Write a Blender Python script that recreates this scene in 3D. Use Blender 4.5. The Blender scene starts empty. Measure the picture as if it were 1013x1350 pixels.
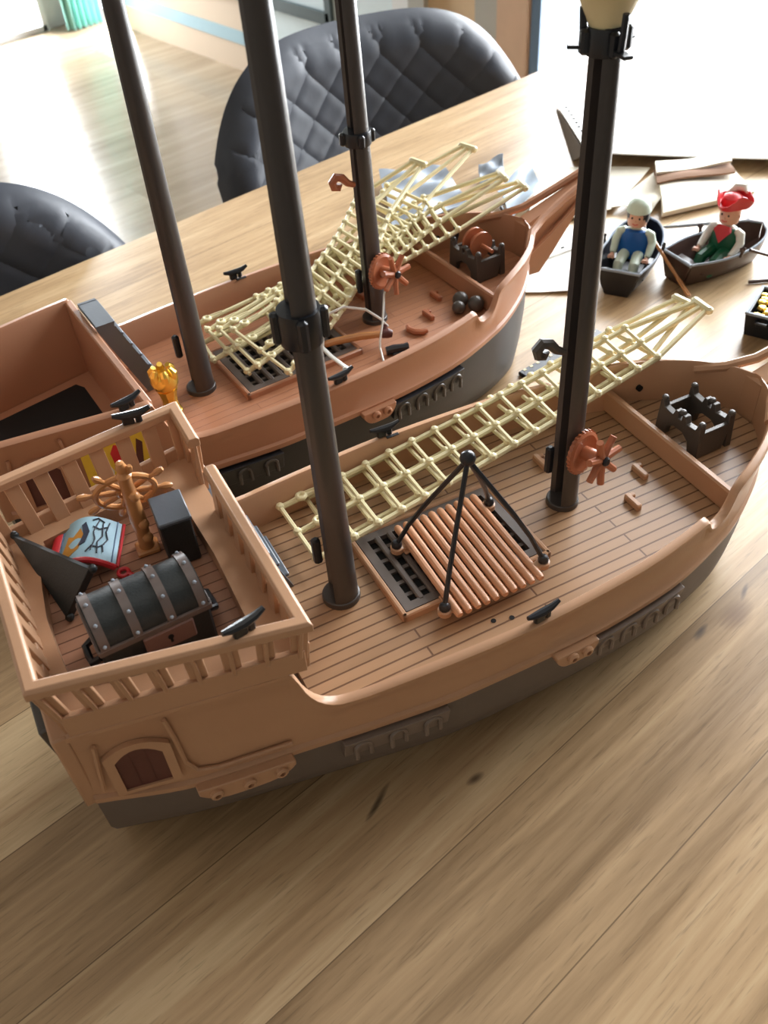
import bpy, bmesh, math, random
from math import sin, cos, pi, radians, sqrt, atan2, exp
from mathutils import Vector, Matrix
random.seed(7)
scene = bpy.context.scene
S = 0.38                      # one modelling unit (camera scale) in metres

# ------------------------------------------------------------------ camera, world, lights, exposure
PHI = radians(14.54)          # angle of the table's long side to the near ship's keel
def unit(v): return Vector(v).normalized()
F_PX = 1213.435
yaw = 0.425413
CAMP = dict(nx=609.499, ny=1942.488)
dn = unit((CAMP['nx'] - 506.5, CAMP['ny'] - 675.0, F_PX))          # gravity seen by the camera
fw = unit(Vector((0, 0, 1)) - dn * dn.z)
rt = dn.cross(fw)
a_ = cos(yaw) * rt + sin(yaw) * fw
b_ = -sin(yaw) * rt + cos(yaw) * fw
uax = cos(PHI) * a_ + sin(PHI) * b_               # world X (along the table)
max_ = -sin(PHI) * a_ + cos(PHI) * b_             # world Y (across the table)
upc = -dn
right = Vector((uax.x, max_.x, upc.x))
down = Vector((uax.y, max_.y, upc.y))
fwd = Vector((uax.z, max_.z, upc.z))
cam_d = bpy.data.cameras.new('camera')
cam = bpy.data.objects.new('camera', cam_d)
scene.collection.objects.link(cam)
M = Matrix((( right.x, -down.x, -fwd.x, 0), (right.y, -down.y, -fwd.y, 0), (right.z, -down.z, -fwd.z, 1.2 * S), (0, 0, 0, 1)))
cam.matrix_world = M
cam_d.sensor_fit = 'VERTICAL'; cam_d.sensor_height = 36.0
cam_d.lens = F_PX / 1350 * 36.0
cam_d.clip_start = 0.01; cam_d.clip_end = 60
cam_d.dof.use_dof = True
cam_d.dof.focus_distance = 1.35 * S
cam_d.dof.aperture_fstop = 17
scene.camera = cam

vs = scene.view_settings
vs.view_transform = 'Standard'; vs.look = 'None'; vs.gamma = 1.0; vs.use_curve_mapping = False
vs.exposure = 0.25

world = bpy.data.worlds.new('daylight'); scene.world = world; world.use_nodes = True
bg = world.node_tree.nodes['Background']
bg.inputs[0].default_value = (0.88, 0.94, 1.0, 1); bg.inputs[1].default_value = 1.7

def area(name, loc, target, sx, sy, power, col):
    l = bpy.data.lights.new(name, 'AREA'); l.shape = 'RECTANGLE'; l.size = sx; l.size_y = sy
    l.energy = power; l.color = col
    o = bpy.data.objects.new(name, l); scene.collection.objects.link(o)
    o.location = loc
    d = (Vector(target) - Vector(loc)).normalized()
    o.rotation_euler = d.to_track_quat('-Z', 'Y').to_euler()
    return o
WU, WM = 5.47, 11.6           # room planes (units): right wall and far wall
FZ, CZ = -1.974, 4.6          # floor and ceiling heights (table top is 0)
area('window_daylight', ((WU + .12) * S, 2.0 * S, 1.25 * S), (0, 2.0 * S, 1.25 * S), 5.2 * S, 6.2 * S, 200, (0.93, 0.97, 1.0))
area('terrace_door_daylight', (4.385 * S, (WM + .12) * S, 0.9 * S), (4.385 * S, 0, 0.9 * S), .8 * S, 5.6 * S, 85, (0.90, 0.96, 1.0))
area('overhead_fill_light', (0.2 * S, 0.5 * S, 4.4 * S), (0.2 * S, 0.5 * S, 0), 2.6 * S, 1.6 * S, 1.5, (1.0, 0.93, 0.84))  # added warm fill from overhead, without any lamp fixture

# ------------------------------------------------------------------ helpers
col = scene.collection
class Frame:
    def __init__(s, ox, oy, ang): s.ox, s.oy, s.a = ox, oy, ang
    def pt(s, x, y): return (s.ox + cos(s.a) * x - sin(s.a) * y, s.oy + sin(s.a) * x + cos(s.a) * y)
def WUp(x, y):  # near-ship axes -> table axes
    return (cos(PHI) * x + sin(PHI) * y, -sin(PHI) * x + cos(PHI) * y)
o1 = WUp(0, .832)
th2 = radians(5.3848)
o2 = WUp(-sin(th2) * .832 + .075, cos(th2) * .832 + .571)
FRONT = Frame(o1[0], o1[1], -PHI)
BACK = Frame(o2[0], o2[1], th2 - PHI)
TAB = Frame(0, 0, -PHI)       # on the table, in the near ship's axes
ROOM = Frame(0, 0, 0)

class MB:
    def __init__(s): s.v = []; s.f = []
    def add(s, vs_, fs):
        n = len(s.v); s.v += [tuple(p) for p in vs_]; s.f += [tuple(i + n for i in f) for f in fs]; return s
    def hexa(s, p):     # 8 points: bottom 4 (ccw), top 4
        return s.add(p, [(3, 2, 1, 0), (4, 5, 6, 7), (0, 1, 5, 4), (1, 2, 6, 5), (2, 3, 7, 6), (3, 0, 4, 7)])
    def box(s, c, d, m=None):
        m = m or Matrix.Identity(3)
        p = []
        for z in (-1, 1):
            for x, y in ((-1, -1), (1, -1), (1, 1), (-1, 1)):
                p.append(Vector(c) + m @ Vector((x * d[0] / 2, y * d[1] / 2, z * d[2] / 2)))
        return s.hexa(p)
    def rbox(s, c, d, r, m=None):    # box with chamfered edges
        m = m or Matrix.Identity(3)
        hx, hy, hz = d[0] / 2, d[1] / 2, d[2] / 2
        r = min(r, hx * .9, hy * .9, hz * .9)
        rings = []
        for z, i in ((-hz, r), (-hz + r, 0), (hz - r, 0), (hz, r)):
            X, Y = hx - i, hy - i; q = r if i == 0 else r * .5
            ring = [(X - q, -Y), (X, -Y + q), (X, Y - q), (X - q, Y), (-X + q, Y), (-X, Y - q), (-X, -Y + q), (-X + q, -Y)]
            rings.append([Vector(c) + m @ Vector((x, y, z)) for x, y in ring])
        return s.loft(rings, True, True)
    def loft(s, rings, closed=True, cap=True):
        n = len(rings[0]); base = len(s.v)
        for r in rings: s.v += [tuple(p) for p in r]
        for i in range(len(rings) - 1):
            for j in range(n if closed else n - 1):
                k = (j + 1) % n
                s.f.append((base + i * n + j, base + i * n + k, base + (i + 1) * n + k, base + (i + 1) * n + j))
        if cap and closed:
            s.f.append(tuple(base + j for j in reversed(range(n))))
            s.f.append(tuple(base + (len(rings) - 1) * n + j for j in range(n)))
        return s
    def tube(s, pts, r, n=8, cap=True, flat=1.0):
        pts = [Vector(p) for p in pts]; rings = []
        up = None
        for i, p in enumerate(pts):
            t = (pts[min(i + 1, len(pts) - 1)] - pts[max(i - 1, 0)]).normalized()
            if up is None:
                up = Vector((0, 0, 1)) if abs(t.z) < .9 else Vector((1, 0, 0))
            up = (up - t * up.dot(t)).normalized(); sd = t.cross(up)
            rr = r[i] if isinstance(r, (list, tuple)) else r
            rings.append([p + sd * (rr * cos(2 * pi * k / n)) + up * (rr * flat * sin(2 * pi * k / n)) for k in range(n)])
        return s.loft(rings, True, cap)
    def lathe(s, prof, o=(0, 0, 0), m=None, n=20):
        m = m or Matrix.Identity(3); rings = []
        for r, z in prof:
            rings.append([Vector(o) + m @ Vector((max(r, 1e-5) * cos(2 * pi * k / n), max(r, 1e-5) * sin(2 * pi * k / n), z)) for k in range(n)])
        return s.loft(rings, True, True)
    def ball(s, c, r, sc=(1, 1, 1), n=12, m=None):
        m = m or Matrix.Identity(3); rings = []
        for i in range(n // 2 + 1):
            a = -pi / 2 + pi * i / (n // 2)
            rings.append([Vector(c) + m @ Vector((sc[0] * r * max(cos(a), 1e-4) * cos(2 * pi * k / n), sc[1] * r * max(cos(a), 1e-4) * sin(2 * pi * k / n), sc[2] * r * sin(a))) for k in range(n)])
        return s.loft(rings, True, True)
    def torus(s, c, R, r, m=None, n=24, k=8, a0=0, a1=2 * pi):
        m = m or Matrix.Identity(3); full = abs(a1 - a0 - 2 * pi) < 1e-6
        rings = []
        for i in range(n + (0 if full else 1)):
            a = a0 + (a1 - a0) * i / n
            rings.append([Vector(c) + m @ Vector(((R + r * cos(2 * pi * j / k)) * cos(a), (R + r * cos(2 * pi * j / k)) * sin(a), r * sin(2 * pi * j / k))) for j in range(k)])
        if full: rings.append(rings[0])
        return s.loft(rings, True, not full)
    def prism(s, poly, z0, z1, fn=None):   # polygon extruded; fn maps (x,y,z)->point
        fn = fn or (lambda x, y, z: (x, y, z))
        return s.loft([[fn(x, y, z0) for x, y in poly], [fn(x, y, z1) for x, y in poly]], True, True)
    def grid(s, fn, nu, nv):
        return s.loft([[fn(i / nu, j / nv) for j in range(nv + 1)] for i in range(nu + 1)], False, False)
    def shell(s, fn, nu, nv, th):     # grid with thickness along its normal
        P = [[Vector(fn(i / nu, j / nv)) for j in range(nv + 1)] for i in range(nu + 1)]
        N = []
        for i in range(nu + 1):
            row = []
            for j in range(nv + 1):
                du = P[min(i + 1, nu)][j] - P[max(i - 1, 0)][j]; dv = P[i][min(j + 1, nv)] - P[i][max(j - 1, 0)]
                nn = du.cross(dv); row.append(nn.normalized() if nn.length > 1e-12 else Vector((0, 0, 1)))
            N.append(row)
        Q = [[P[i][j] - N[i][j] * th for j in range(nv + 1)] for i in range(nu + 1)]
        b = len(s.v); w = nv + 1
        for g in (P, Q):
            for r in g: s.v += [tuple(p) for p in r]
        off = (nu + 1) * w
        for i in range(nu):
            for j in range(nv):
                q = (i * w + j, (i + 1) * w + j, (i + 1) * w + j + 1, i * w + j + 1)
                s.f.append(tuple(b + k for k in q)); s.f.append(tuple(b + off + k for k in reversed(q)))
        edge = [(i, 0) for i in range(nu + 1)] + [(nu, j) for j in range(1, nv + 1)] + [(i, nv) for i in range(nu - 1, -1, -1)] + [(0, j) for j in range(nv - 1, 0, -1)]
        for k in range(len(edge)):
            i0, j0 = edge[k]; i1, j1 = edge[(k + 1) % len(edge)]
            s.f.append((b + i0 * w + j0, b + off + i0 * w + j0, b + off + i1 * w + j1, b + i1 * w + j1))
        return s
    def build(s, name, mat, parent=None, loc=(0, 0, 0), rot=(0, 0, 0), smooth=35, bevel=0, sub=0):
        me = bpy.data.meshes.new(name)
        me.from_pydata([(x * S, y * S, z * S) for x, y, z in s.v], [], s.f)
        bm = bmesh.new(); bm.from_mesh(me)
        bmesh.ops.recalc_face_normals(bm, faces=bm.faces)
        for f in bm.faces: f.smooth = bool(smooth)
        bm.to_mesh(me); bm.free()
        if smooth: me.set_sharp_from_angle(angle=radians(smooth))
        if mat: me.materials.append(mat)
        o = bpy.data.objects.new(name, me); col.objects.link(o)
        if parent: o.parent = parent
        o.location = [c * S for c in loc]; o.rotation_euler = rot
        if bevel:
            m = o.modifiers.new('bevel', 'BEVEL'); m.width = bevel * S; m.segments = 2; m.limit_method = 'ANGLE'; m.angle_limit = radians(40)
        if sub:
            m = o.modifiers.new('smooth', 'SUBSURF'); m.levels = sub; m.render_levels = sub
        return o

def thing(name, label, cat, frame, p, rz=0, group=None):
    o = bpy.data.objects.new(name, None); col.objects.link(o)
    o.empty_display_size = .02
    x, y = frame.pt(p[0], p[1])
    o.location = (x * S, y * S, p[2] * S); o.rotation_euler = (0, 0, frame.a + rz)
    o['label'] = label; o['category'] = cat
    if group: o['group'] = group
    return o
def tag(o, label, cat, group=None):
    o['label'] = label; o['category'] = cat
    if group: o['group'] = group
    return o
def put(o, frame, p, rz=0):
    x, y = frame.pt(p[0], p[1]); o.location = (x * S, y * S, p[2] * S); o.rotation_euler = (0, 0, frame.a + rz); return o
def struct(o): o['kind'] = 'structure'; return o
def rot(axis, deg): return Matrix.Rotation(radians(deg), 3, axis)
def lerp(a, b, t): return Vector(a) + (Vector(b) - Vector(a)) * t
def interp(tab, x):
    if x <= tab[0][0]: return tab[0][1]
    for (x0, y0), (x1, y1) in zip(tab, tab[1:]):
        if x <= x1:
            t = (x - x0) / (x1 - x0); return y0 + (y1 - y0) * t
    return tab[-1][1]
def smooth_tab(tab):       # monotone-ish catmull through the table
    def f(x):
        if x <= tab[0][0]: return tab[0][1]
        if x >= tab[-1][0]: return tab[-1][1]
        for i in range(len(tab) - 1):
            if x <= tab[i + 1][0]:
                x0, y0 = tab[i]; x1, y1 = tab[i + 1]
                def sl(k):
                    if k <= 0 or k >= len(tab) - 1: return (tab[min(k + 1, len(tab) - 1)][1] - tab[max(k - 1, 0)][1]) / (tab[min(k + 1, len(tab) - 1)][0] - tab[max(k - 1, 0)][0])
                    a = (tab[k][1] - tab[k - 1][1]) / (tab[k][0] - tab[k - 1][0]); b = (tab[k + 1][1] - tab[k][1]) / (tab[k + 1][0] - tab[k][0])
                    return 0 if a * b <= 0 else 2 * a * b / (a + b)
                h = x1 - x0; t = (x - x0) / h
                return (2 * t ** 3 - 3 * t * t + 1) * y0 + (t ** 3 - 2 * t * t + t) * h * sl(i) + (-2 * t ** 3 + 3 * t * t) * y1 + (t ** 3 - t * t) * h * sl(i + 1)
    return f

# ------------------------------------------------------------------ materials
def lin(c):
    r = []
    for v in c:
        v /= 255.0
        r.append(v / 12.92 if v <= .04045 else ((v + .055) / 1.055) ** 2.4)
    return (*r, 1)
def newmat(name):
    m = bpy.data.materials.new(name); m.use_nodes = True
    nt = m.node_tree; b = nt.nodes['Principled BSDF']
    return m, nt, b
def N(nt, t, **kw):
    n = nt.nodes.new(t)
    for k, v in kw.items():
        if k in n.inputs.keys(): n.inputs[k].default_value = v
        else: setattr(n, k, v)
    return n
def plastic(name, c, rough=.42, var=.08, bump=.02, scale=40, metal=0, spec=.5, trans=0):
    m, nt, b = newmat(name)
    tc = N(nt, 'ShaderNodeTexCoord')
    ns = N(nt, 'ShaderNodeTexNoise', Scale=scale, Detail=4.0)
    nt.links.new(tc.outputs['Object'], ns.inputs['Vector'])
    mx = N(nt, 'ShaderNodeMix', data_type='RGBA')
    cl = lin(c)
    mx.inputs[6].default_value = (*[v * (1 - var) for v in cl[:3]], 1); mx.inputs[7].default_value = (*[min(1, v * (1 + var)) for v in cl[:3]], 1)
    nt.links.new(ns.outputs['Fac'], mx.inputs[0]); nt.links.new(mx.outputs[2], b.inputs['Base Color'])
    b.inputs['Roughness'].default_value = rough; b.inputs['Metallic'].default_value = metal
    b.inputs['Specular IOR Level'].default_value = spec
    if trans: b.inputs['Transmission Weight'].default_value = trans
    if bump:
        n2 = N(nt, 'ShaderNodeTexNoise', Scale=scale * 14, Detail=3.0)
        nt.links.new(tc.outputs['Object'], n2.inputs['Vector'])
        bp = N(nt, 'ShaderNodeBump', Strength=bump * 4, Distance=.0006)
        nt.links.new(n2.outputs['Fac'], bp.inputs['Height']); nt.links.new(bp.outputs['Normal'], b.inputs['Normal'])
    return m
def planks(name, c, groove, row, width, rough=.45, mortar=.0012, offs=.5):
    m, nt, b = newmat(name)
    tc = N(nt, 'ShaderNodeTexCoord')
    br = N(nt, 'ShaderNodeTexBrick', offset=offs)
    br.inputs['Scale'].default_value = 1.0; br.inputs['Mortar Size'].default_value = mortar; br.inputs['Mortar Smooth'].default_value = .25
    br.inputs['Brick Width'].default_value = width; br.inputs['Row Height'].default_value = row
    cl = lin(c)
    br.inputs['Color1'].default_value = (*[v * .94 for v in cl[:3]], 1); br.inputs['Color2'].default_value = (*[v * 1.06 for v in cl[:3]], 1)
    br.inputs['Mortar'].default_value = lin(groove)
    nt.links.new(tc.outputs['Object'], br.inputs['Vector'])
    mp = N(nt, 'ShaderNodeMapping'); mp.inputs['Scale'].default_value = (10, 90, 90)
    nt.links.new(tc.outputs['Object'], mp.inputs['Vector'])
    ns = N(nt, 'ShaderNodeTexNoise', Scale=4.0, Detail=5.0); nt.links.new(mp.outputs[0], ns.inputs['Vector'])
    mx = N(nt, 'ShaderNodeMix', data_type='RGBA', blend_type='MULTIPLY'); mx.inputs[0].default_value = .35
    nt.links.new(br.outputs['Color'], mx.inputs[6])
    cr = N(nt, 'ShaderNodeMapRange'); cr.inputs['To Min'].default_value = .75; cr.inputs['To Max'].default_value = 1.25
    nt.links.new(ns.outputs['Fac'], cr.inputs['Value']); nt.links.new(cr.outputs[0], mx.inputs[7])
    nt.links.new(mx.outputs[2], b.inputs['Base Color'])
    bp = N(nt, 'ShaderNodeBump', Strength=.6, Distance=.0008, invert=True)
    nt.links.new(br.outputs['Fac'], bp.inputs['Height']); nt.links.new(bp.outputs['Normal'], b.inputs['Normal'])
    b.inputs['Roughness'].default_value = rough
    return m
def wood(name, cols, board, rough, scale=1.0, grain=1.0, spec=.5, knots=(), bw=.22):
    """boards along X; cols = dark, mid, light"""
    m, nt, b = newmat(name); L = nt.links.new
    tc = N(nt, 'ShaderNodeTexCoord')
    br = N(nt, 'ShaderNodeTexBrick', offset=.5)
    br.inputs['Scale'].default_value = 1; br.inputs['Mortar Size'].default_value = .0004; br.inputs['Mortar Smooth'].default_value = .3
    br.inputs['Brick Width'].default_value = board[0]; br.inputs['Row Height'].default_value = board[1]
    br.inputs['Color1'].default_value = (0, 0, 0, 1); br.inputs['Color2'].default_value = (1, 1, 1, 1); br.inputs['Mortar'].default_value = (.3, .3, .3, 1)
    L(tc.outputs['Object'], br.inputs['Vector'])
    # board-wise offset of the grain
    sep = N(nt, 'ShaderNodeVectorMath', operation='MULTIPLY_ADD')
    sep.inputs[1].default_value = (3.1, 1.7, 2.3)
    L(br.outputs['Color'], sep.inputs[0]); L(tc.outputs['Object'], sep.inputs[2])
    mp = N(nt, 'ShaderNodeMapping'); mp.inputs['Scale'].default_value = (3.0 * scale, 34 * scale, 34 * scale)
    L(sep.outputs[0], mp.inputs['Vector'])
    n1 = N(nt, 'ShaderNodeTexNoise', Scale=1.0, Detail=6.0, Roughness=.6, Distortion=.6); L(mp.outputs[0], n1.inputs['Vector'])
    mp2 = N(nt, 'ShaderNodeMapping'); mp2.inputs['Scale'].default_value = (12 * scale, 260 * scale, 260 * scale)
    L(sep.outputs[0], mp2.inputs['Vector'])
    n2 = N(nt, 'ShaderNodeTexNoise', Scale=1.0, Detail=4.0); L(mp2.outputs[0], n2.inputs['Vector'])
    ramp = N(nt, 'ShaderNodeValToRGB'); e = ramp.color_ramp.elements
    e[0].position = .22; e[0].color = lin(cols[0]); e[1].position = .78; e[1].color = lin(cols[2])
    k = ramp.color_ramp.elements.new(.5); k.color = lin(cols[1])
    ad = N(nt, 'ShaderNodeMath', operation='MULTIPLY_ADD'); ad.inputs[1].default_value = .34 * grain; 
    L(n2.outputs['Fac'], ad.inputs[0]); L(n1.outputs['Fac'], ad.inputs[2])
    ad2 = N(nt, 'ShaderNodeMath', operation='MULTIPLY_ADD'); ad2.inputs[1].default_value = bw
    L(br.outputs['Color'], ad2.inputs[0]); L(ad.outputs[0], ad2.inputs[2])
    sb = N(nt, 'ShaderNodeMath', operation='SUBTRACT'); sb.inputs[1].default_value = .17 * grain + bw / 2
    L(ad2.outputs[0], sb.inputs[0]); L(sb.outputs[0], ramp.inputs[0])
    mp3 = N(nt, 'ShaderNodeMapping'); mp3.inputs['Scale'].default_value = (55 * scale, 800 * scale, 800 * scale); L(sep.outputs[0], mp3.inputs['Vector'])
    n3 = N(nt, 'ShaderNodeTexNoise', Scale=1.0, Detail=2.0); L(mp3.outputs[0], n3.inputs['Vector'])
    pr = N(nt, 'ShaderNodeMapRange'); pr.inputs['From Min'].default_value = .58; pr.inputs['From Max'].default_value = .72; pr.inputs['To Min'].default_value = 0; pr.inputs['To Max'].default_value = .32 * grain
    L(n3.outputs['Fac'], pr.inputs['Value'])
    pm = N(nt, 'ShaderNodeMix', data_type='RGBA'); L(pr.outputs[0], pm.inputs[0]); L(ramp.outputs[0], pm.inputs[6]); pm.inputs[7].default_value = lin([v * .62 for v in cols[0]])
    out = pm.outputs[2]
    for kx, ky, ang, rx, ry, kc in knots:      # cracks and knots that belong to the wood itself
        mpk = N(nt, 'ShaderNodeMapping', vector_type='TEXTURE')
        mpk.inputs['Location'].default_value = (kx * S, ky * S, 0); mpk.inputs['Rotation'].default_value = (0, 0, radians(ang)); mpk.inputs['Scale'].default_value = (rx * S * 1.25, ry * S * 1.25, 1)
        L(tc.outputs['Object'], mpk.inputs['Vector'])
        ln = N(nt, 'ShaderNodeVectorMath', operation='LENGTH'); L(mpk.outputs[0], ln.inputs[0])
        nz = N(nt, 'ShaderNodeMath', operation='MULTIPLY_ADD'); nz.inputs[1].default_value = .5
        L(n2.outputs['Fac'], nz.inputs[0]); L(ln.outputs['Value'], nz.inputs[2])
        mr = N(nt, 'ShaderNodeMapRange'); mr.inputs['From Min'].default_value = .9; mr.inputs['From Max'].default_value = 1.5; mr.inputs['To Min'].default_value = 1; mr.inputs['To Max'].default_value = 0
        L(nz.outputs[0], mr.inputs['Value'])
        mk = N(nt, 'ShaderNodeMix', data_type='RGBA'); L(mr.outputs[0], mk.inputs[0]); L(out, mk.inputs[6]); mk.inputs[7].default_value = lin(kc)
        out = mk.outputs[2]
    mm = N(nt, 'ShaderNodeMix', data_type='RGBA'); L(br.outputs['Fac'], mm.inputs[0]); L(out, mm.inputs[6]); mm.inputs[7].default_value = lin([v * .86 for v in cols[0]])
    L(mm.outputs[2], b.inputs['Base Color'])
    rr = N(nt, 'ShaderNodeMapRange'); rr.inputs['To Min'].default_value = rough - .06; rr.inputs['To Max'].default_value = rough + .1
    L(n2.outputs['Fac'], rr.inputs['Value']); L(rr.outputs[0], b.inputs['Roughness'])
    bp = N(nt, 'ShaderNodeBump', Strength=.12, Distance=.0006); L(n2.outputs['Fac'], bp.inputs['Height']); L(bp.outputs['Normal'], b.inputs['Normal'])
    b.inputs['Specular IOR Level'].default_value = spec
    return m

TAN = plastic('tan_plastic', (190, 147, 114), .33, .05)
TANB = plastic('red_tan_plastic', (180, 130, 100), .38, .05)
DECK = planks('planked_deck_plastic', (170, 134, 101), (112, 80, 56), .0178 * S, .36 * S, .34, .0006)
DECKB = planks('worn_deck_plastic', (176, 122, 90), (150, 98, 70), .0178 * S, .36 * S, .4, .0003)
POOPF = planks('poop_floor_plastic', (172, 126, 100), (112, 74, 54), .0178 * S, .5 * S, .42, .0004)
HULLF = plastic('grey_brown_hull', (106, 95, 88), .5, .08)
HULLB = plastic('black_hull', (40, 41, 46), .42, .1)
MAST = plastic('dark_mast', (66, 61, 59), .28, .12, .02, 20)
BLACK = plastic('black_plastic', (26, 29, 35), .3, .15)
DGREY = plastic('dark_grey_plastic', (78, 72, 67), .36, .1)
GRATE = plastic('grating_grey', (100, 90, 84), .4, .1)
BLUEGREY = plastic('blue_grey_plastic', (92, 98, 106), .35, .1)
CREAM = plastic('cream_plastic', (224, 213, 170), .4, .05)
COPPER = plastic('copper_brown_plastic', (172, 104, 72), .3, .08)
HELM = plastic('golden_brown_plastic', (196, 136, 84), .25, .08)
GOLD = plastic('gold_chrome', (250, 204, 92), .22, .1, 0, 30, .7)
CHESTM = plastic('chest_green_black', (34, 40, 42), .45, .25, .05, 60)
BANDM = plastic('chest_bands', (104, 92, 88), .32, .1)
WHITE = plastic('white_plastic', (232, 232, 222), .4, .03)
OFFW = plastic('pale_green_white', (206, 222, 206), .4, .03)
PAPER = plastic('white_paper', (236, 234, 228), .7, .03)
CANVAS = plastic('cream_canvas', (246, 240, 224), .85, .06, .08)
BROWNC = plastic('brown_cloth', (140, 104, 78), .85, .1, .08)
SKIN = plastic('toy_skin', (226, 176, 150), .4, .03)
BLUE = plastic('blue_vest', (18, 92, 170), .38, .05)
GREEN = plastic('green_suit', (22, 92, 62), .38, .06)
RED = plastic('red_plastic', (212, 50, 58), .35, .05)
HAIR = plastic('black_hair', (30, 30, 38), .4, .1)
BOATD = plastic('dark_brown_boat', (72, 52, 46), .32, .1)
BOATB = plastic('black_boat', (32, 32, 36), .3, .1)
SLATM = plastic('raft_tan', (206, 152, 116), .34, .06)
STRIPM = plastic('grey_brown_strip', (124, 110, 100), .4, .08)
SHUT = plastic('red_brown_shutter', (92, 48, 42), .45, .08)
LBLUE = plastic('pale_blue_print', (168, 208, 226), .5, .05)
ORANGE = plastic('orange_print', (214, 150, 62), .5, .15)
INK = plastic('dark_print', (48, 54, 72), .5, .1)
YELLOW = plastic('yellow_sticker', (232, 196, 62), .5, .06)
STICKW = plastic('white_print', (222, 222, 216), .5, .05)
CORD = plastic('white_cord', (226, 224, 218), .6, .05)
SILVER = plastic('grey_blue_cloth', (150, 160, 172), .6, .12)
FROST = plastic('pale_blue_clear_plastic', (196, 212, 228), .15, .05, 0, 40, 0, .6)
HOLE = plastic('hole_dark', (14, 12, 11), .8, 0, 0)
CARD = plastic('brown_cardboard', (104, 92, 78), .8, .08)

# ------------------------------------------------------------------ setting: table, floor, walls
def uv(x, y, z=0): return WUp(x, y)
KN = []
for (x, y, ang, rx, ry, c) in ((.236, .622, 20, .030, .0045, (46, 34, 26)), (.375, .585, -6, .014, .006, (70, 50, 36)), (.83, .63, 8, .020, .006, (74, 62, 54)), (.905, .63, 4, .036, .020, (122, 92, 66)), (.95, .66, 20, .02, .004, (80, 60, 46))):
    k = WUp(x, y); KN.append((k[0] + 4.5, k[1], ang, rx, ry, c))
TABLEW = wood('oak_table', ((138, 110, 77), (184, 153, 115), (216, 190, 150)), (20.0 * S, .21 * S), .3, 1.0, 1.0, .5, KN, .34)
mb = MB()
tt = thing('dining_table', 'long oak dining table under both toy ships', 'table', ROOM, (1.0, 1.07, FZ))
mb.rbox((0, 0, -.055 - FZ), (5.6, 2.5, .11), .012)
top = mb.build('tabletop', TABLEW, tt)
# the wood pattern is laid out from the world origin
top.data.transform(Matrix.Translation((5.5 * S, 1.07 * S, 0))); top.location = (-5.5 * S, -1.07 * S, 0)
for sx in (-1, 1):
    for sy in (-1, 1):
        MB().box((sx * 2.55, sy * 1.0, (-.11 - FZ) / 2), (.2, .2, -.11 - FZ)).build('leg', TABLEW, tt, bevel=.01)
FLOORW = wood('light_oak_floor', ((146, 126, 102), (168, 148, 122), (188, 168, 142)), (3.2 * S, .5 * S), .2, .5, .7, .5)
struct(MB().box((2.2, 4.2, FZ - .05), (9.0, 15.2, .1)).build('floor', FLOORW))
WALLM = plastic('beige_wall', (206, 184, 160), .8, .03, .05, 6)
WALLW = plastic('white_wall', (214, 212, 206), .85, .02, .05, 6)
FRAMEW = plastic('oak_frame', (206, 172, 144), .45, .1, .03, 14)
FRAMED = plastic('dark_window_frame', (74, 88, 90), .4, .06)
PALE = plastic('pale_blue_wall', (216, 228, 230), .8, .03)
PALE2 = plastic('pale_blue_stripe', (152, 178, 186), .7, .03)
GREYC = plastic('grey_column', (172, 168, 158), .7, .04)
WHITEC = plastic('white_column', (222, 222, 220), .7, .03)
BEIGEC = plastic('beige_column', (208, 178, 140), .7, .04)
BLUEF = plastic('blue_grey_frame', (112, 142, 176), .4, .04)
def wallbox(name, m, u0, u1, m0, m1, z0, z1):
    return struct(MB().box(((u0 + u1) / 2, (m0 + m1) / 2, (z0 + z1) / 2), (u1 - u0, m1 - m0, z1 - z0)).build(name, m))
WALLD = plastic('warm_grey_wall', (120, 114, 106), .85, .03, .05, 6)
wallbox('ceiling', WALLD, -2.3, 6.7, -3.4, 11.8, CZ, CZ + .1)
wallbox('wall_left', WALLD, -2.4, -2.3, -3.4, 11.8, FZ, CZ)
wallbox('wall_near', WALLD, -2.3, 5.6, -3.4, -3.3, FZ, CZ)
# right wall: low part under window 2, solid band, pale part, big window
bm_ = MB()
bm_.box((WU + .05, 9.41, (FZ - 1.25) / 2), (.1, 2.62, -1.25 - FZ))                  # under the long low window
bm_.box((WU + .05, 9.85, (1.6 + CZ) / 2), (.1, 3.5, CZ - 1.6))
struct(bm_.build('wall_right', WALLM))
wallbox('trim_stripe', PALE2, WU - .012, WU, 6.95, 10.72, -1.71, -1.585)
wallbox('wall_right_pale', PALE, WU, WU + .1, 6.12, 8.1, FZ, CZ)
wallbox('trim_white_column', WHITEC, WU - .02, WU + .1, 5.9, 6.12, FZ, CZ)
wallbox('trim_grey_column', GREYC, WU - .05, WU + .1, 5.72, 5.9, FZ, CZ)
wallbox('trim_beige_panel', BEIGEC, WU, WU + .1, 5.2, 5.72, FZ, CZ)
wallbox('trim_grey_panel', GREYC, WU - .02, WU + .1, 4.95, 5.2, FZ, CZ)
w1 = MB()
w1.box((WU, 8.83, -1.23), (.08, 3.78, .10)).box((WU, 8.6, 1.6), (.08, 3.4, .10)).box((WU, 6.95, .2), (.08, .08, 2.9)).box((WU, 11.5, .2), (.08, .08, 2.9))
GLASS, ntg, bg_ = newmat('window_glass')
bg_.inputs['Base Color'].default_value = (1, 1, 1, 1); bg_.inputs['Roughness'].default_value = .02
for n_ in list(ntg.nodes):
    if n_.type == 'BSDF_PRINCIPLED': ntg.nodes.remove(n_)
tr = N(ntg, 'ShaderNodeBsdfTransparent'); gl = N(ntg, 'ShaderNodeBsdfGlossy'); gl.inputs['Roughness'].default_value = .03
fr = N(ntg, 'ShaderNodeFresnel', IOR=1.3); mxs = N(ntg, 'ShaderNodeMixShader')
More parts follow.
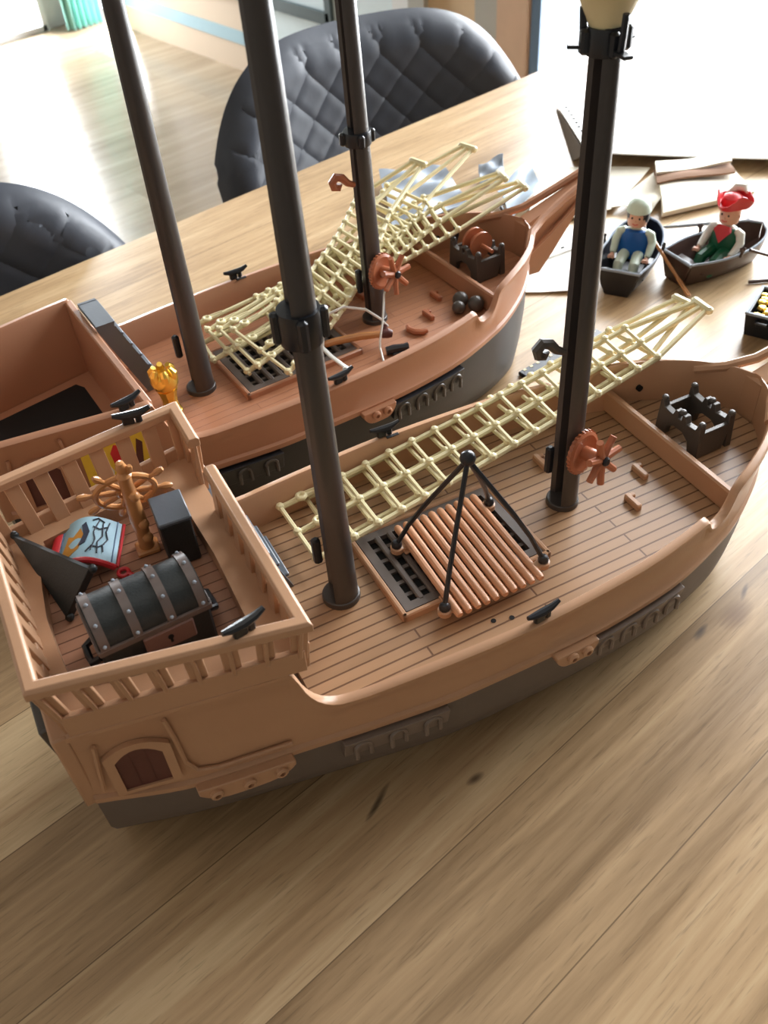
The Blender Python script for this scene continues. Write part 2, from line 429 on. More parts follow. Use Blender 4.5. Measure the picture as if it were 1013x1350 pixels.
ntg.links.new(fr.outputs[0], mxs.inputs[0]); ntg.links.new(tr.outputs[0], mxs.inputs[1]); ntg.links.new(gl.outputs[0], mxs.inputs[2])
ntg.links.new(mxs.outputs[0], ntg.nodes['Material Output'].inputs['Surface'])
win1 = struct(w1.build('window_1', FRAMED))
MB().box((WU + .01, 9.2, .2), (.012, 4.6, 2.8)).build('pane', GLASS, win1)
w2 = MB()
for m_, wd in ((4.8, .29), (-.75, .3)): w2.box((WU + .02, m_, (FZ + CZ) / 2), (.16, wd, CZ - FZ))
w2.box((WU + .02, 2.0, CZ - .12), (.16, 5.3, .24)).box((WU + .02, 2.0, FZ + .05), (.16, 5.3, .1))
win2 = struct(w2.build('window_2', FRAMEW))
MB().box((WU + .02, 4.6, (FZ + CZ) / 2), (.1, .085, CZ - FZ - .3)).build('mullion', BLUEF, win2)
MB().box((WU + .02, 2.0, (FZ + CZ) / 2), (.012, 5.3, CZ - FZ - .34)).build('pane', GLASS, win2)
wallbox('wall_right_near', WALLD, WU, WU + .1, -3.3, -.88, FZ, CZ)
# far wall with terrace door and a narrow light
bm_ = MB()
for u0, u1 in ((-2.3, 3.95), (4.82, WU)): bm_.box(((u0 + u1) / 2, WM + .05, (FZ + CZ) / 2), (u1 - u0, .1, CZ - FZ))
bm_.box((4.385, WM + .05, (3.7 + CZ) / 2), (.87, .1, CZ - 3.7))
struct(bm_.build('wall_far', WALLW))
dr = MB()
for u_ in (3.96, 4.81): dr.box((u_, WM, .86), (.07, .12, 5.7))
dr.box((4.385, WM, 3.67), (.87, .12, .08)).box((4.385, WM, FZ + .03), (.87, .12, .06))
door = struct(dr.build('door_1', WHITEC))
MB().box((4.385, WM, .86), (.8, .012, 5.55)).build('pane', GLASS, door)
area('corner_window_daylight', ((WU + .1) * S, 10.87 * S, -.4 * S), (0, 10.87 * S, -.4 * S), .20 * S, 2.9 * S, 26, (0.93, 0.96, 1.0))

TEAL = plastic('teal_curtain', (140, 198, 188), .85, .08, .05, 20)
cu = MB()
def curt(a, b):
    x = 4.96 + a * .46; return (x, 11.25 + .06 * sin(a * 40) * (0.4 + .6 * (1 - b)) , FZ + .02 + b * 5.9)
cu.shell(curt, 110, 10, .012)
c_ = cu.build('curtain', TEAL); tag(c_, 'pleated teal curtain hanging to the floor in the far corner', 'curtain')

# ------------------------------------------------------------------ the two toy ships
HW_TOP = smooth_tab([(-.10, .160), (.0, .178), (.10, .196), (.15, .203), (.20, .209), (.27, .216), (.36, .223), (.47, .228), (.53, .227), (.65, .221), (.79, .198), (.88, .170), (.93, .148), (.98, .118), (1.02, .084), (1.05, .040), (1.062, .004)])
Z_TOP = smooth_tab([(-.10, .356), (.150, .354), (.158, .335), (.168, .303), (.185, .277), (.205, .265), (.24, .261), (.36, .261), (.55, .262), (.77, .267), (.789, .268), (.799, .250), (.812, .243), (.838, .246), (.852, .262), (.862, .280), (.93, .290), (1.062, .296)])
HW_TAN = smooth_tab([(-.10, .150), (.024, .174), (.14, .190), (.26, .208), (.37, .220), (.55, .224), (.70, .214), (.85, .176), (.95, .124), (1.02, .066), (1.05, .03), (1.062, .004)])
Z_TAN = smooth_tab([(-.10, .212), (.024, .186), (.14, .184), (.37, .182), (.6, .182), (.85, .190), (1.062, .205)])
HW_BOT = smooth_tab([(-.10, .040), (.05, .088), (.215, .126), (.41, .162), (.655, .158), (.84, .136), (.95, .10), (1.01, .05), (1.035, .02), (1.05, .003)])

def hull_x():
    xs = [-.10 + i * .02 for i in range(13)] + [.148, .152, .156, .16, .165, .17, .177, .185, .195, .205, .22] + [.24 + .03 * i for i in range(18)]
    xs += [.765, .778, .787, .792, .797, .802, .81, .82, .83, .838, .845, .852, .858, .866] + [.88 + .015 * i for i in range(10)] + [1.025, 1.035, 1.043, 1.05, 1.056, 1.06]
    return sorted(set(round(x, 4) for x in xs))

def make_ship(name, label, frame, tan, deckm, hullm, poop):
    ship = thing(name, label, 'toy ship', frame, (0, 0, 0), 0, None)
    xs = hull_x()
    # lower hull
    rings = []
    for x in xs:
        a, zt, b = HW_TAN(x), Z_TAN(x), HW_BOT(x)
        r = []
        prof = [(a, zt), (a * .995, zt * .9), (a * .93 + b * .07, zt * .62), (a * .6 + b * .4, zt * .3), (a * .2 + b * .8, zt * .09), (b * .93, .004), (b * .6, .001)]
        for y, z in prof: r.append((x, -y, z))
        for y, z in reversed(prof): r.append((x, y, z))
        rings.append(r)
    MB().loft(rings, True, True).build('hull', hullm, ship)
    # upper hull: outside, lip, inside
    rings = []
    for x in xs:
        at, zt, h, z = HW_TAN(x), Z_TAN(x), HW_TOP(x), Z_TOP(x)
        lip = min(.015, h * .8); d = z - zt
        prof = [(at + .001, zt - .003), (at + .007, zt), (at + .008, zt + .010), (at + .003, zt + .0135), (at * .5 + h * .5 - .001, zt + d * .5), (h - .003, z - .016), (h, z - .010), (h, z - .003), (h - .004, z), (h - lip + .003, z + .0005), (h - lip, z - .004), (h - lip - .006, .198)]
        prof = [(max(y, .0006), q) for y, q in prof]
        r = [(x, -y, q) for y, q in prof] + [(x, y, q) for y, q in reversed(prof)]
        rings.append(r)
    mbh = MB(); n = len(rings[0]); base = 0
    for r in rings: mbh.v += r
    for i in range(len(rings) - 1):
        for j in range(n - 1):
            if j == n // 2 - 1: continue
            mbh.f.append((i * n + j, i * n + j + 1, (i + 1) * n + j + 1, (i + 1) * n + j))
    # stem plug
    L = len(rings) - 1
    for j in range(n // 2 - 1): mbh.f.append((L * n + j, L * n + j + 1, L * n + n - 2 - j, L * n + n - 1 - j))
    mbh.build('upper_hull', tan, ship, smooth=50)
    # transom
    tr = MB()
    tr.hexa([(-.112, -.152, .205), (-.094, -.152, .205), (-.094, .152, .205), (-.112, .152, .205), (-.112, -.161, .356), (-.094, -.161, .356), (-.094, .161, .356), (-.112, .161, .356)])
    tr.build('transom', tan, ship, bevel=.003)
    MB().prism([(-.124, .335), (-.105, .340), (-.100, .212), (-.108, .205)], -.125, .125, lambda x, y, z: (x, z, y)).build('stern_plate', DGREY if poop else BLACK, ship, bevel=.003)
    # decks
    def deck(x0, x1, z, nm, m, nn=40):
        mbd = MB(); r1 = []; 
        for i in range(nn + 1):
            x = x0 + (x1 - x0) * i / nn; y = max(HW_TOP(x) - .016, .002)
            r1.append([(x, -y, z - .012), (x, -y, z), (x, y, z), (x, y, z - .012)])
        mbd.loft(r1, True, True); return mbd.build(nm, m, ship)
    deck(.19, .885, .2, 'main_deck', deckm)
    deck(.885, 1.048, .216, 'fore_deck', deckm, 24)
    bk = MB(); y = HW_TOP(.885) - .014
    bk.rbox((.884, 0, .221), (.013, 2 * y, .042), .003); bk.build('deck_step', tan, ship)
    # cabin front wall
    cw = MB(); y = .188
    cw.prism([(-y, .20), (y, .20), (y + .004, .352), (-y - .004, .352)], .143, .157, lambda a, b, c: (c, a, b)); cw.build('cabin_bulkhead', tan, ship, bevel=.003)
    # mouldings on the starboard side: bolt plates and chain strips
    def side(x, z, off=0):     # point on the outer side of the tan wall
        h, zt, a, zb = HW_TOP(x), Z_TOP(x), HW_TAN(x), Z_TAN(x)
        if z >= zb:
            t = (z - zb) / (zt - zb); yy = a + .006 * (1 - t) + (h - a) * t
        else:
            b = HW_BOT(x); t = z / zb
            yy = interp([(0, b * .93), (.09, a * .2 + b * .8), (.3, a * .6 + b * .4), (.62, a * .93 + b * .07), (.9, a * .995), (1, a)], t)
        return yy + off
    for sgn in (-1, 1):
        for (x0, x1, nk) in ((.012, .135, 3), (.505, .575, 2)):
            pl = MB(); pts = []
            nn = 14
            def low(t): return .160 + .020 * (abs(2 * t - 1) ** 4)
            for i in range(nn + 1):
                t = i / nn; x = x0 + (x1 - x0) * t; zb = low(t) if True else 0
                zlo, zhi = zb, Z_TAN(x) + .006
                pts.append([(x, sgn * side(x, zlo, .001), zlo), (x, sgn * (side(x, zhi) + .012), zlo), (x, sgn * (side(x, zhi) + .013), zhi), (x, sgn * side(x, zhi, -.004), zhi)])
            p_ = pl.loft(pts, True, True).build('bolt_plate', tan, ship, bevel=.0015)
            for k in range(nk):
                t = (k + .5) / nk if nk == 3 else (.36 + .34 * k); x = x0 + (x1 - x0) * t
                kb = MB(); yb = side(x, Z_TAN(x) + .006) + .011
                kb.lathe([(.0085, 0), (.0085, .006), (.006, .008), (.004, .008), (.004, .003), (.0, .003)], (x, sgn * yb, .178), rot('X', 90 if sgn < 0 else -90), 14)
                kb.build('bolt', tan, p_)
        for (x0, x1, nk) in ((.20, .345, 3), (.575, .745, 4)):
            st = MB(); r_ = []
            for i in range(13):
                x = x0 + (x1 - x0) * i / 12
                z1, z0 = .176, .138
                r_.append([(x, sgn * side(x, z0, -.004), z0), (x, sgn * side(x, z0, .008), z0), (x, sgn * side(x, z1, .014), z1), (x, sgn * side(x, z1, -.004), z1)])
            q_ = st.loft(r_, True, True).build('chain_strip', STRIPM if poop else hullm, ship, bevel=.001)
            for k in range(nk):
                x = x0 + (x1 - x0) * (k + .5) / nk
                kb = MB(); c = (x, sgn * (side(x, .158) + .0125), .158)
                m = rot('X', 90)
                kb.torus(c, .0105, .0034, m, 12, 6, radians(-20), radians(200))
                kb.tube([(x + .0105, c[1], .157), (x + .0105, c[1], .138)], .0034, 6); kb.tube([(x - .0105, c[1], .157), (x - .0105, c[1], .138)], .0034, 6)
                kb.build('link', STRIPM if poop else DGREY, q_)
    # stern window shutters
    for sgn in (-1, 1):
        fr_ = MB(); sh = MB()
        def wp(x, z, o): return (x, sgn * (side(x, z) + o), z)
        x0, x1, z0 = -.062, -.008, .224
        def arch(k, n=8, g=0):
            t = k / n; return (x0 - g + (x1 - x0 + 2 * g) * t, .285 + g + .018 * (1 - (2 * t - 1) ** 2))
        outer = [(x0 - .011, z0 - .006), (x1 + .011, z0 - .006)] + [arch(8 - k, 8, .011) for k in range(9)]
        inner = [(x0, z0), (x1, z0)] + [arch(8 - k) for k in range(9)]
        nn = len(outer)
        fr_.loft([[wp(x, z, -.003) for x, z in outer], [wp(x, z, .004) for x, z in outer], [wp(x, z, .004) for x, z in inner], [wp(x, z, -.002) for x, z in inner]], True, False)
        f_ = fr_.build('window_frame', tan, ship)
        sh.loft([[wp(x, z, -.003) for x, z in inner], [wp(x, z, .0008) for x, z in inner]], True, True)
        for k in (1, 2):
            xx = x0 + (x1 - x0) * k / 3
            sh.box((xx, sgn * (side(xx, .26) + .0012), .26), (.0012, .001, .066))
        sh.build('shutter', SHUT, f_)
        # raised panel lines beside the window
        for path in ([(.006, .338), (.010, .29), (.012, .245), (.022, .222), (.045, .2145), (.138, .213)], [(-.074, .325), (-.080, .28), (-.085, .235)]):
            MB().tube([wp(x, z, .0002) for x, z in path], .003, 6).build('wall_moulding', tan, ship)
    # beak under the bowsprit
    bkp = [(1.052, .288), (1.20, .330), (1.275, .352), (1.28, .340), (1.20, .275), (1.135, .20), (1.10, .165), (1.05, .17)]
    bb = MB()
    def bt(x): return .022 - .35 * .020 * min(1, max(0, (x - 1.03) / .22))
    bb.loft([[(x, -bt(x) * .8, z) for x, z in bkp], [(x, bt(x) * .8, z) for x, z in bkp]], True, True)
    for sgn in (-1, 1):
        bb.tube([(1.006, sgn * .086, .279), (1.040, sgn * .052, .291), (1.085, sgn * .033, .301), (1.16, sgn * .022, .324), (1.27, sgn * .013, .355)], .0085, 8)
        bb.tube([(1.06, sgn * .024, .225), (1.12, sgn * .022, .255), (1.20, sgn * .016, .300)], .005, 6)
    bb.build('beak', tan, ship, smooth=40)
    # hatch
    hm = MB(); X0, X1, Y0 = .353, .600, .091
    for (c, d) in (((X0 + .004, 0), (.008, 2 * Y0)), ((X1 - .004, 0), (.008, 2 * Y0)), (((X0 + X1) / 2, Y0 - .004), (X1 - X0, .008)), (((X0 + X1) / 2, -Y0 + .004), (X1 - X0, .008))):
        hm.rbox((c[0], c[1], .205), (d[0], d[1], .014), .002)
    hf = hm.build('hatch_coaming', tan, ship)
    gm = MB(); gx0, gx1, gy = X0 + .009, X1 - .009, Y0 - .009
    for (c, d) in (((gx0 + .007, 0), (.014, 2 * gy)), ((gx1 - .007, 0), (.014, 2 * gy)), (((gx0 + gx1) / 2, gy - .007), (gx1 - gx0 - .028, .014)), (((gx0 + gx1) / 2, -gy + .007), (gx1 - gx0 - .028, .014))):
        gm.box((c[0], c[1], .206), (d[0], d[1], .009))
    for i in range(1, 10):
        x = gx0 + .010 + (gx1 - gx0 - .02) * i / 10; gm.rbox((x, 0, .2075), (.0095, 2 * gy - .02, .008), .002)
    for i in range(1, 6):
        y = -gy + .007 + (2 * gy - .014) * i / 6; gm.box(((gx0 + gx1) / 2, y, .2030), (gx1 - gx0 - .02, .0065, .004))
    gm.build('grating', GRATE, hf)
    MB().box(((X0 + X1) / 2, 0, .2004), (X1 - X0 - .01, 2 * Y0 - .01, .0012)).build('hatch_well', HOLE, hf)
    # deck fittings
    for (x, y) in ((.772, -.062), (.826, -.012), (.705, .090)):
        f_ = MB(); f_.rbox((x, y, .205), (.010, .034, .012), .002).rbox((x + .008, y + .014, .203), (.014, .008, .007), .0015); f_.build('deck_peg', tan if poop else COPPER, ship)
    for (x, y) in ((.462, -.150), (.487, -.158)):
        MB().lathe([(.0038, 0), (.0038, .0008)], (x, y, .2), None, 12).build('deck_hole', HOLE, ship)
    MB().lathe([(.0055, 0), (.0055, .006)], (.93, .1295, .243), rot('X', 90), 12).build('scupper_hole', HOLE, ship)
    MB().rbox((.50, .2145, .2622), (.022, .006, .002), .0005).build('gunwale_slot', HOLE, ship)
    # masts: hollow profile, open towards the stern
    TW = 0.0
    def mast(x, h, r0, r1, lean=0):
        out = [(cos(radians(a)), sin(radians(a))) for a in range(-132, 109, 12)]
        inn = [(-.16, .62), (.34, .46), (.34, -.42), (-.50, -.54)]
        prof = [(px * cos(TW) - py * sin(TW), px * sin(TW) + py * cos(TW)) for px, py in out + inn]; rr = []
        for z, r in ((.2, r0), (.2 + h * .5, (r0 + r1) / 2), (.2 + h, r1)):
            rr.append([(x + px * r, py * r + lean * (z - .2), z) for px, py in prof])
        m_ = MB().loft(rr, True, True).build('mast', MAST, ship, smooth=30)
        ft = MB(); ft.lathe([(r0 * 1.09, 0), (r0 * 1.09, .004), (r0 * 1.06, .008), (r0 * 1.0, .009), (r0 * .9, .009)], (x, 0, .2), None, 28); ft.build('mast_foot', MAST, m_)
        return m_
    def collar(m_, x, z, r, h, lean=0, lugs=True):
        yc = lean * (z - .2)
        c = MB(); c.lathe([(r * .96, -h), (r * 1.16, -h), (r * 1.2, -h * .7), (r * 1.2, h * .7), (r * 1.16, h), (r * .96, h)], (x, yc, z), None, 28)
        if lugs:
            for a in (-20, 75, 165, 255):
                c.rbox((x + cos(radians(a)) * r * 1.25, yc + sin(radians(a)) * r * 1.25, z), (.012, .012, h * 1.9), .003, rot('Z', a))
        c.build('mast_collar', BLACK, m_)
    LM, LF = (.030, .010) if poop else (-.006, .040)
    mm = mast(.299, 1.0, .0255, .0165, LM)
    fm = mast(.684, .93, .0235, .018, LF)
    def rad(base, z, h, r0, r1): return r0 + (r1 - r0) * (z - .2) / h
    if poop: collar(mm, .299, .647, rad(0, .647, 1, .0255, .0165), .021, LM)
    if poop: collar(fm, .684, .872, .0185, .014, LF)
    else: collar(fm, .684, .562, .0212, .012, LF)
    if poop:
        t_ = MB()
        for a in (20, 140, 260):
            ca, sa = cos(radians(a)), sin(radians(a))
            t_.rbox((.684 + ca * .031, sa * .031, .866), (.026, .012, .004), .001, rot('Z', a))
            t_.tube([(.684 + ca * .027, sa * .027, .866), (.684 + ca * .030, sa * .030, .905)], .004, 6)
        t_.build('collar_bracket', BLACK, fm)
    nest = MB(); nest.lathe([(.019, .886), (.0225, .893), (.027, .902), (.032, .914), (.046, .926), (.060, .936), (.064, .942), (.064, .985), (.060, .985), (.059, .944), (.02, .940)], (.684, LF * .7, 0), None, 28)
    nest.build('crows_nest', CREAM, fm)
    for (m_, x, z0, z1) in ((mm, .299, .272, .318), (fm, .684, .262, .312)):
        MB().rbox((x - .0225, .012, (z0 + z1) / 2), (.012, .012, z1 - z0), .003).build('mast_clip', BLACK, m_)
    hk = MB(); hp = [(a, b, c + .024) for a, b, c in [(.662, 0, .462), (.650, .002, .468), (.640, .004, .480), (.628, .005, .484), (.621, .006, .476), (.624, .006, .466), (.632, .006, .463), (.634, .005, .470)]]
    hk.tube(hp, [.005, .0065, .0075, .008, .008, .0075, .007, .0065], 8, True, 1.0); hk.build('mast_hook', DGREY if poop else COPPER, fm)
    # winch on the fore mast
    wm_ = Matrix.Rotation(radians(90), 3, 'X') @ Matrix.Identity(3)
    wz = .312; axis = Vector((.28, -.95, .12)).normalized()
    zq = Vector((0, 0, 1)).rotation_difference(axis).to_matrix()
    c0 = Vector((.684, 0, wz)) + axis * .026
    dk = MB(); dk.lathe([(.014, -.006), (.033, -.002), (.033, .004), (.028, .006), (.020, .004), (.011, .004), (.011, .034), (.0, .034)], c0, zq, 32)
    for k in range(28):
        a = 2 * pi * k / 28; dk.box(c0 + zq @ Vector((cos(a) * .0335, sin(a) * .0335, .001)), (.003, .003, .005), zq @ rot('Z', math.degrees(a)))
    wn = dk.build('winch_drum', COPPER, fm)
    c1 = c0 + axis * .034
    for k in range(7):
        a = 2 * pi * k / 7 + .3; d = zq @ Vector((cos(a), sin(a), .12))
        MB().tube([c1 + d * .006, c1 + d * .022, c1 + d * .038], [.0072, .0056, .0054], 8).build('spoke', COPPER, wn)
    MB().lathe([(.0125, -.006), (.0125, .004), (.008, .006), (.0, .006)], c1, zq, 16).build('winch_hub', COPPER, wn)
    MB().lathe([(.0072, .004), (.0072, .010), (.005, .012), (.0, .012)], c1, zq, 14).build('winch_axle', BLACK, wn)
    # windlass bracket on the fore deck
    wb = MB(); wx, wy, z0 = .945, .006, .216
    for sx in (-1, 1):
        pr = [(-.050, 0), (-.028, 0), (-.024, .016), (-.010, .024), (.010, .024), (.024, .016), (.028, 0), (.050, 0), (.046, .050), (.040, .052), (.036, .042), (.016, .040), (.012, .050), (.005, .050), (.004, .040), (-.004, .040), (-.005, .050), (-.012, .050), (-.016, .040), (-.036, .042), (-.040, .052), (-.046, .050)]
        wb.loft([[(wx + sx * .030 - .006, wy + y, z0 + z * 1.2) for y, z in pr], [(wx + sx * .030 + .006, wy + y, z0 + z * 1.2) for y, z in pr]], True, True)
    for sy in (-1, 1):
        wb.hexa([(wx - .03, wy + sy * .046 - .004, z0 + .001), (wx + .016, wy + sy * .046 - .004, z0 + .001), (wx + .016, wy + sy * .046 + .004, z0 + .001), (wx - .03, wy + sy * .046 + .004, z0 + .001),
                 (wx - .03, wy + sy * .043 - .004, z0 + .046), (wx + .03, wy + sy * .043 - .004, z0 + .046), (wx + .03, wy + sy * .043 + .004, z0 + .046), (wx - .03, wy + sy * .043 + .004, z0 + .046)])
    for sx in (-1, 1):
        for sy in (-1, 0, 1): wb.ball((wx + sx * .030, wy + sy * .043, z0 + (.063 if sy else .060)), .0062, (1, 1, .8), 10)
    ws = wb.build('windlass_bracket', DGREY, ship, smooth=30, bevel=.0012)
    if not poop:
        dm = MB(); m = rot('X', 90)
        dm.lathe([(.004, -.045), (.004, -.022), (.027, -.022), (.027, -.016), (.012, -.015), (.012, .003), (.027, .004), (.027, .010), (.004, .010), (.004, .045)], (wx, wy - .006, z0 + .062), m, 26)
        dm.build('windlass_drum', COPPER, ws)
        MB().tube([(wx - .02, wy + .052, z0 + .040), (wx - .012, wy + .054, z0 + .062), (wx - .012, wy + .060, z0 + .078)], .0045, 8).build('crank', BLACK, ws)
    # cleats
    def cleat(x, y, z, a, m=BLACK, parent=ship):
        c = MB(); R_ = rot('Z', a)
        def P(u_, v_, w_): return Vector((x, y, z)) + R_ @ Vector((u_, v_, w_))
        c.tube([P(-.025, 0, .018), P(-.014, 0, .0155), P(0, 0, .0145), P(.014, 0, .016), P(.026, 0, .021)], [.003, .005, .006, .005, .003], 8)
        c.rbox(P(-.006, 0, .007), (.016, .008, .014), .002, R_); c.rbox(P(.008, 0, .007), (.009, .007, .014), .002, R_)
        c.build('cleat', m, parent)
    if poop:
        cleat(.490, -.2215, .2615, 4); cleat(.490, .2215, .2615, -4)
    else:
        cleat(.478, -.221, .2615, 4); cleat(.493, .222, .2615, -4); cleat(.118, -.192, .354, 8)
    # ladder from the cabin roof to the deck
    ld = MB()
    n_ = 6
    for sy in (.055, .147):
        ld.hexa([(.157, sy - .003, .352), (.188, sy - .003, .352), (.188, sy + .003, .352), (.157, sy + .003, .352), (.157, sy - .003, .362), (.19, sy - .003, .362), (.19, sy + .003, .362), (.157, sy + .003, .362)])
        ld.hexa([(.214, sy - .003, .200), (.247, sy - .003, .200), (.247, sy + .003, .200), (.214, sy + .003, .200), (.157, sy - .003, .352), (.190, sy - .003, .352), (.190, sy + .003, .352), (.157, sy + .003, .352)])
    for k in range(n_):
        t = k / (n_ - 1); z = .358 - .135 * t; x = .174 + .054 * t
        ld.rbox((x, .101, z), (.033 if k else .036, .090, .007), .0015)
    ld.build('ladder', BLUEGREY, ship)
    if poop: make_poop(ship, tan)
    else:
        # open cabin with its dark hold
        def ring(x, s): return s * (HW_TOP(x) - .02)
        fl = MB(); fl.hexa([(-.094, -.140, .196), (.145, -.180, .196), (.145, .180, .196), (-.094, .140, .196), (-.094, -.140, .206), (.145, -.180, .206), (.145, .180, .206), (-.094, .140, .206)])
        fl.build('cabin_floor', tan, ship)
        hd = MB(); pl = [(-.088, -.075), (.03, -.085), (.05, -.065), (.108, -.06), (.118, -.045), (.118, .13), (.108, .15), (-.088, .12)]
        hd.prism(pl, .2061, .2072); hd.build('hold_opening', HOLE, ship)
        # sticker on the starboard cabin wall
        def wp(x, z, o): return (x, -(side(x, z) + o), z)
        st = MB().grid(lambda a, b: wp(.026 + .105 * a, .222 + .098 * b, .0012), 10, 6).build('sticker', YELLOW, ship)
        def blob(pts, m, o=.0018):
            MB().loft([[wp(x, z, .0010) for x, z in pts], [wp(x, z, o) for x, z in pts]], True, True).build('sticker_print', m, st)
        blob([(.048, .226), (.062, .228), (.068, .25), (.062, .268), (.052, .262), (.046, .245)], STICKW)
        blob([(.072, .262), (.084, .258), (.092, .275), (.088, .296), (.078, .300), (.070, .285)], RED)
        blob([(.074, .228), (.086, .228), (.088, .256), (.074, .258)], STICKW, .0017)
        blob([(.104, .226), (.118, .228), (.116, .25), (.122, .29), (.114, .30), (.108, .27), (.102, .25)], SHUT)
    return ship

def make_poop(ship, tan):
    pd = MB()
    # ledge ring and floor
    out = [(-.090, -.156), (.172, -.204), (.172, .204), (-.090, .156)]
    nb = 8
    inn = [(-.068, -.122), (.118, -.160), (.134, -.14), (.138, .0), (.132, .15), (.116, .168), (-.052, .135), (-.066, .07), (-.074, 0), (-.073, -.06)]
    zt, zb = .375, .357
    outp = []
    for i in range(4):
        for k in range(10): outp.append(tuple(lerp((*out[i], 0), (*out[(i + 1) % 4], 0), k / 10)[:2]))
    # radial matching of inner and outer outline
    def ray_inner(p):
        c = Vector((.035, 0)); d = (Vector(p) - c).normalized(); best = None
        for i in range(len(inn)):
            a, b = Vector(inn[i]), Vector(inn[(i + 1) % len(inn)]); e = b - a
            den = d.x * e.y - d.y * e.x
            if abs(den) < 1e-9: continue
            q = a - c; t = (q.x * e.y - q.y * e.x) / den; s_ = (q.x * d.y - q.y * d.x) / den
            if t > 0 and -1e-6 <= s_ <= 1 + 1e-6: best = t if best is None else max(best, t)
        p2 = c + d * best; return (p2.x, p2.y)
    inp = [ray_inner(p) for p in outp]
    lr = MB(); lr.loft([[(x, y, zb) for x, y in outp], [(x, y, zt) for x, y in outp], [(x, y, zt) for x, y in inp], [(x, y, .343) for x, y in inp]], True, False)
    led = lr.build('poop_ledge', tan, ship, smooth=30)
    MB().prism([(x, y) for x, y in inp], .335, .345).build('poop_floor', POOPF, led)
    # rail
    A = {'fs': (.176, -.224, .446), 'ss': (-.106, -.172, .457), 'sp': (-.106, .172, .457), 'fp': (.176, .224, .446), 'g1': (.178, .133, .446), 'g2': (.178, .072, .446)}
    path = [A['g1'], A['fp'], A['sp'], A['ss'], A['fs'], A['g2']]
    def rail_ring(p, n1, w=.0085, h=.007):
        n1 = Vector((n1[0], n1[1], 0))
        return [Vector(p) + n1 * w + Vector((0, 0, -h)), Vector(p) + n1 * w + Vector((0, 0, h * .5)), Vector(p) + n1 * w * .6 + Vector((0, 0, h)), Vector(p) - n1 * w * .6 + Vector((0, 0, h)), Vector(p) - n1 * w + Vector((0, 0, h * .5)), Vector(p) - n1 * w + Vector((0, 0, -h))]
    rg = []
    for i, p in enumerate(path):
        q = [Vector(x) for x in path]
        d0 = (q[i] - q[i - 1]).normalized() if i else (q[1] - q[0]).normalized()
        d1 = (q[i + 1] - q[i]).normalized() if i < len(path) - 1 else d0
        nA = Vector((-d0.y, d0.x)); nB = Vector((-d1.y, d1.x)); nn = (nA + nB).normalized(); sc = 1 / max(.4, nn.dot(nA))
        pp = q[i] + Vector((-nn.x, -nn.y, 0)) * 0
        rg.append(rail_ring(pp + Vector((nn.x, nn.y, 0)) * .006 * 1, (nn.x * sc, nn.y * sc)))
    rl = MB().loft(rg, True, True).build('poop_rail', tan, ship, smooth=25, bevel=.001)
    def slat(b, t, along, w, th, fin=True):
        b, t, al = Vector(b), Vector(t), Vector(along).normalized(); nrm = al.cross((t - b).normalized()).normalized()
        m_ = MB()
        P = []
        for c in (b, t):
            for u_, v_ in ((-1, -1), (1, -1), (1, 1), (-1, 1)): P.append(c + al * (u_ * w / 2) + nrm * (v_ * th / 2))
        m_.hexa(P)
        if fin:
            P = []
            ctr_ = Vector((.035, 0, 0))
            sgn_ = 1 if nrm.dot(Vector((b.x, b.y, 0)) - ctr_) > 0 else -1
            for c, k in ((b, 1.2), (t, 1.6)):
                for u_, v_ in ((-.13, 0), (.13, 0), (.13, 1.0), (-.13, 1.0)): P.append(c + al * (u_ * w) + nrm * (sgn_ * v_ * th * k))
            m_.hexa(P)
        m_.build('baluster', tan, rl, smooth=25, bevel=.0012)
    bz = .366
    nb = 8
    for sgn in (-1, 1):
        for k in range(nb):
            t = (k + .06) / (nb - .9)
            b = lerp((-.088, sgn * .152, bz), (.168, sgn * .200, bz), t); tp = lerp((-.100, sgn * .168, .452), (.170, sgn * .2175, .441), t)
            slat(b, tp, (.98, sgn * .18, 0), 0.020, .006)
    for k in range(9):
        t = (k + .5) / 9
        y = -.152 + .304 * t
        slat((-.089, y, bz), (-.102, y * 1.1, .452), (0, 1, 0), 0.020, .006)
    for y in (-.195, -.158, -.121, -.084, -.047, -.010, .027, .064, .141, .195):
        slat((.169, y, bz), (.1735, y * 1.06 + (.004 if y == .064 else 0), .441), (0, 1, 0), 0.020, .006)
    # low panels between the balusters
    ap = MB()
    o2_ = [(-.0905, -.1565), (.1725, -.2045), (.1725, .2045), (-.0905, .1565)]
    segs = [(o2_[3], o2_[0]), (o2_[0], o2_[1]), (o2_[2], o2_[3]), (o2_[1], (.1725, .070)), ((.1725, .135), o2_[2])]
    for a, b in segs:
        a, b = Vector((*a, 0)), Vector((*b, 0)); d = (b - a).normalized(); n_ = Vector((d.y, -d.x, 0))
        P = []
        for z, o in ((.352, .0), (.392, .0045)):
            for c, k in ((a, -1), (b, -1), (b, 1), (a, 1)): P.append(c + n_ * (o + k * .004) + Vector((0, 0, z)))
        ap.hexa(P)
    ap.build('poop_apron', tan, led, smooth=25, bevel=.001)
    # cleats on the rail
    def cl(x, y, z, a):
        c = MB(); R_ = rot('Z', a)
        def P(u_, v_, w_): return Vector((x, y, z)) + R_ @ Vector((u_, v_, w_))
        c.tube([P(-.025, 0, .018), P(-.014, 0, .0155), P(0, 0, .0145), P(.014, 0, .016), P(.026, 0, .021)], [.003, .005, .006, .005, .003], 8)
        c.rbox(P(-.006, 0, .007), (.016, .008, .014), .002, R_); c.rbox(P(.008, 0, .007), (.009, .007, .014), .002, R_)
        c.build('cleat', BLACK, rl)
    cl(.114, -.2065, .454, 10); cl(.114, .2065, .454, -10)

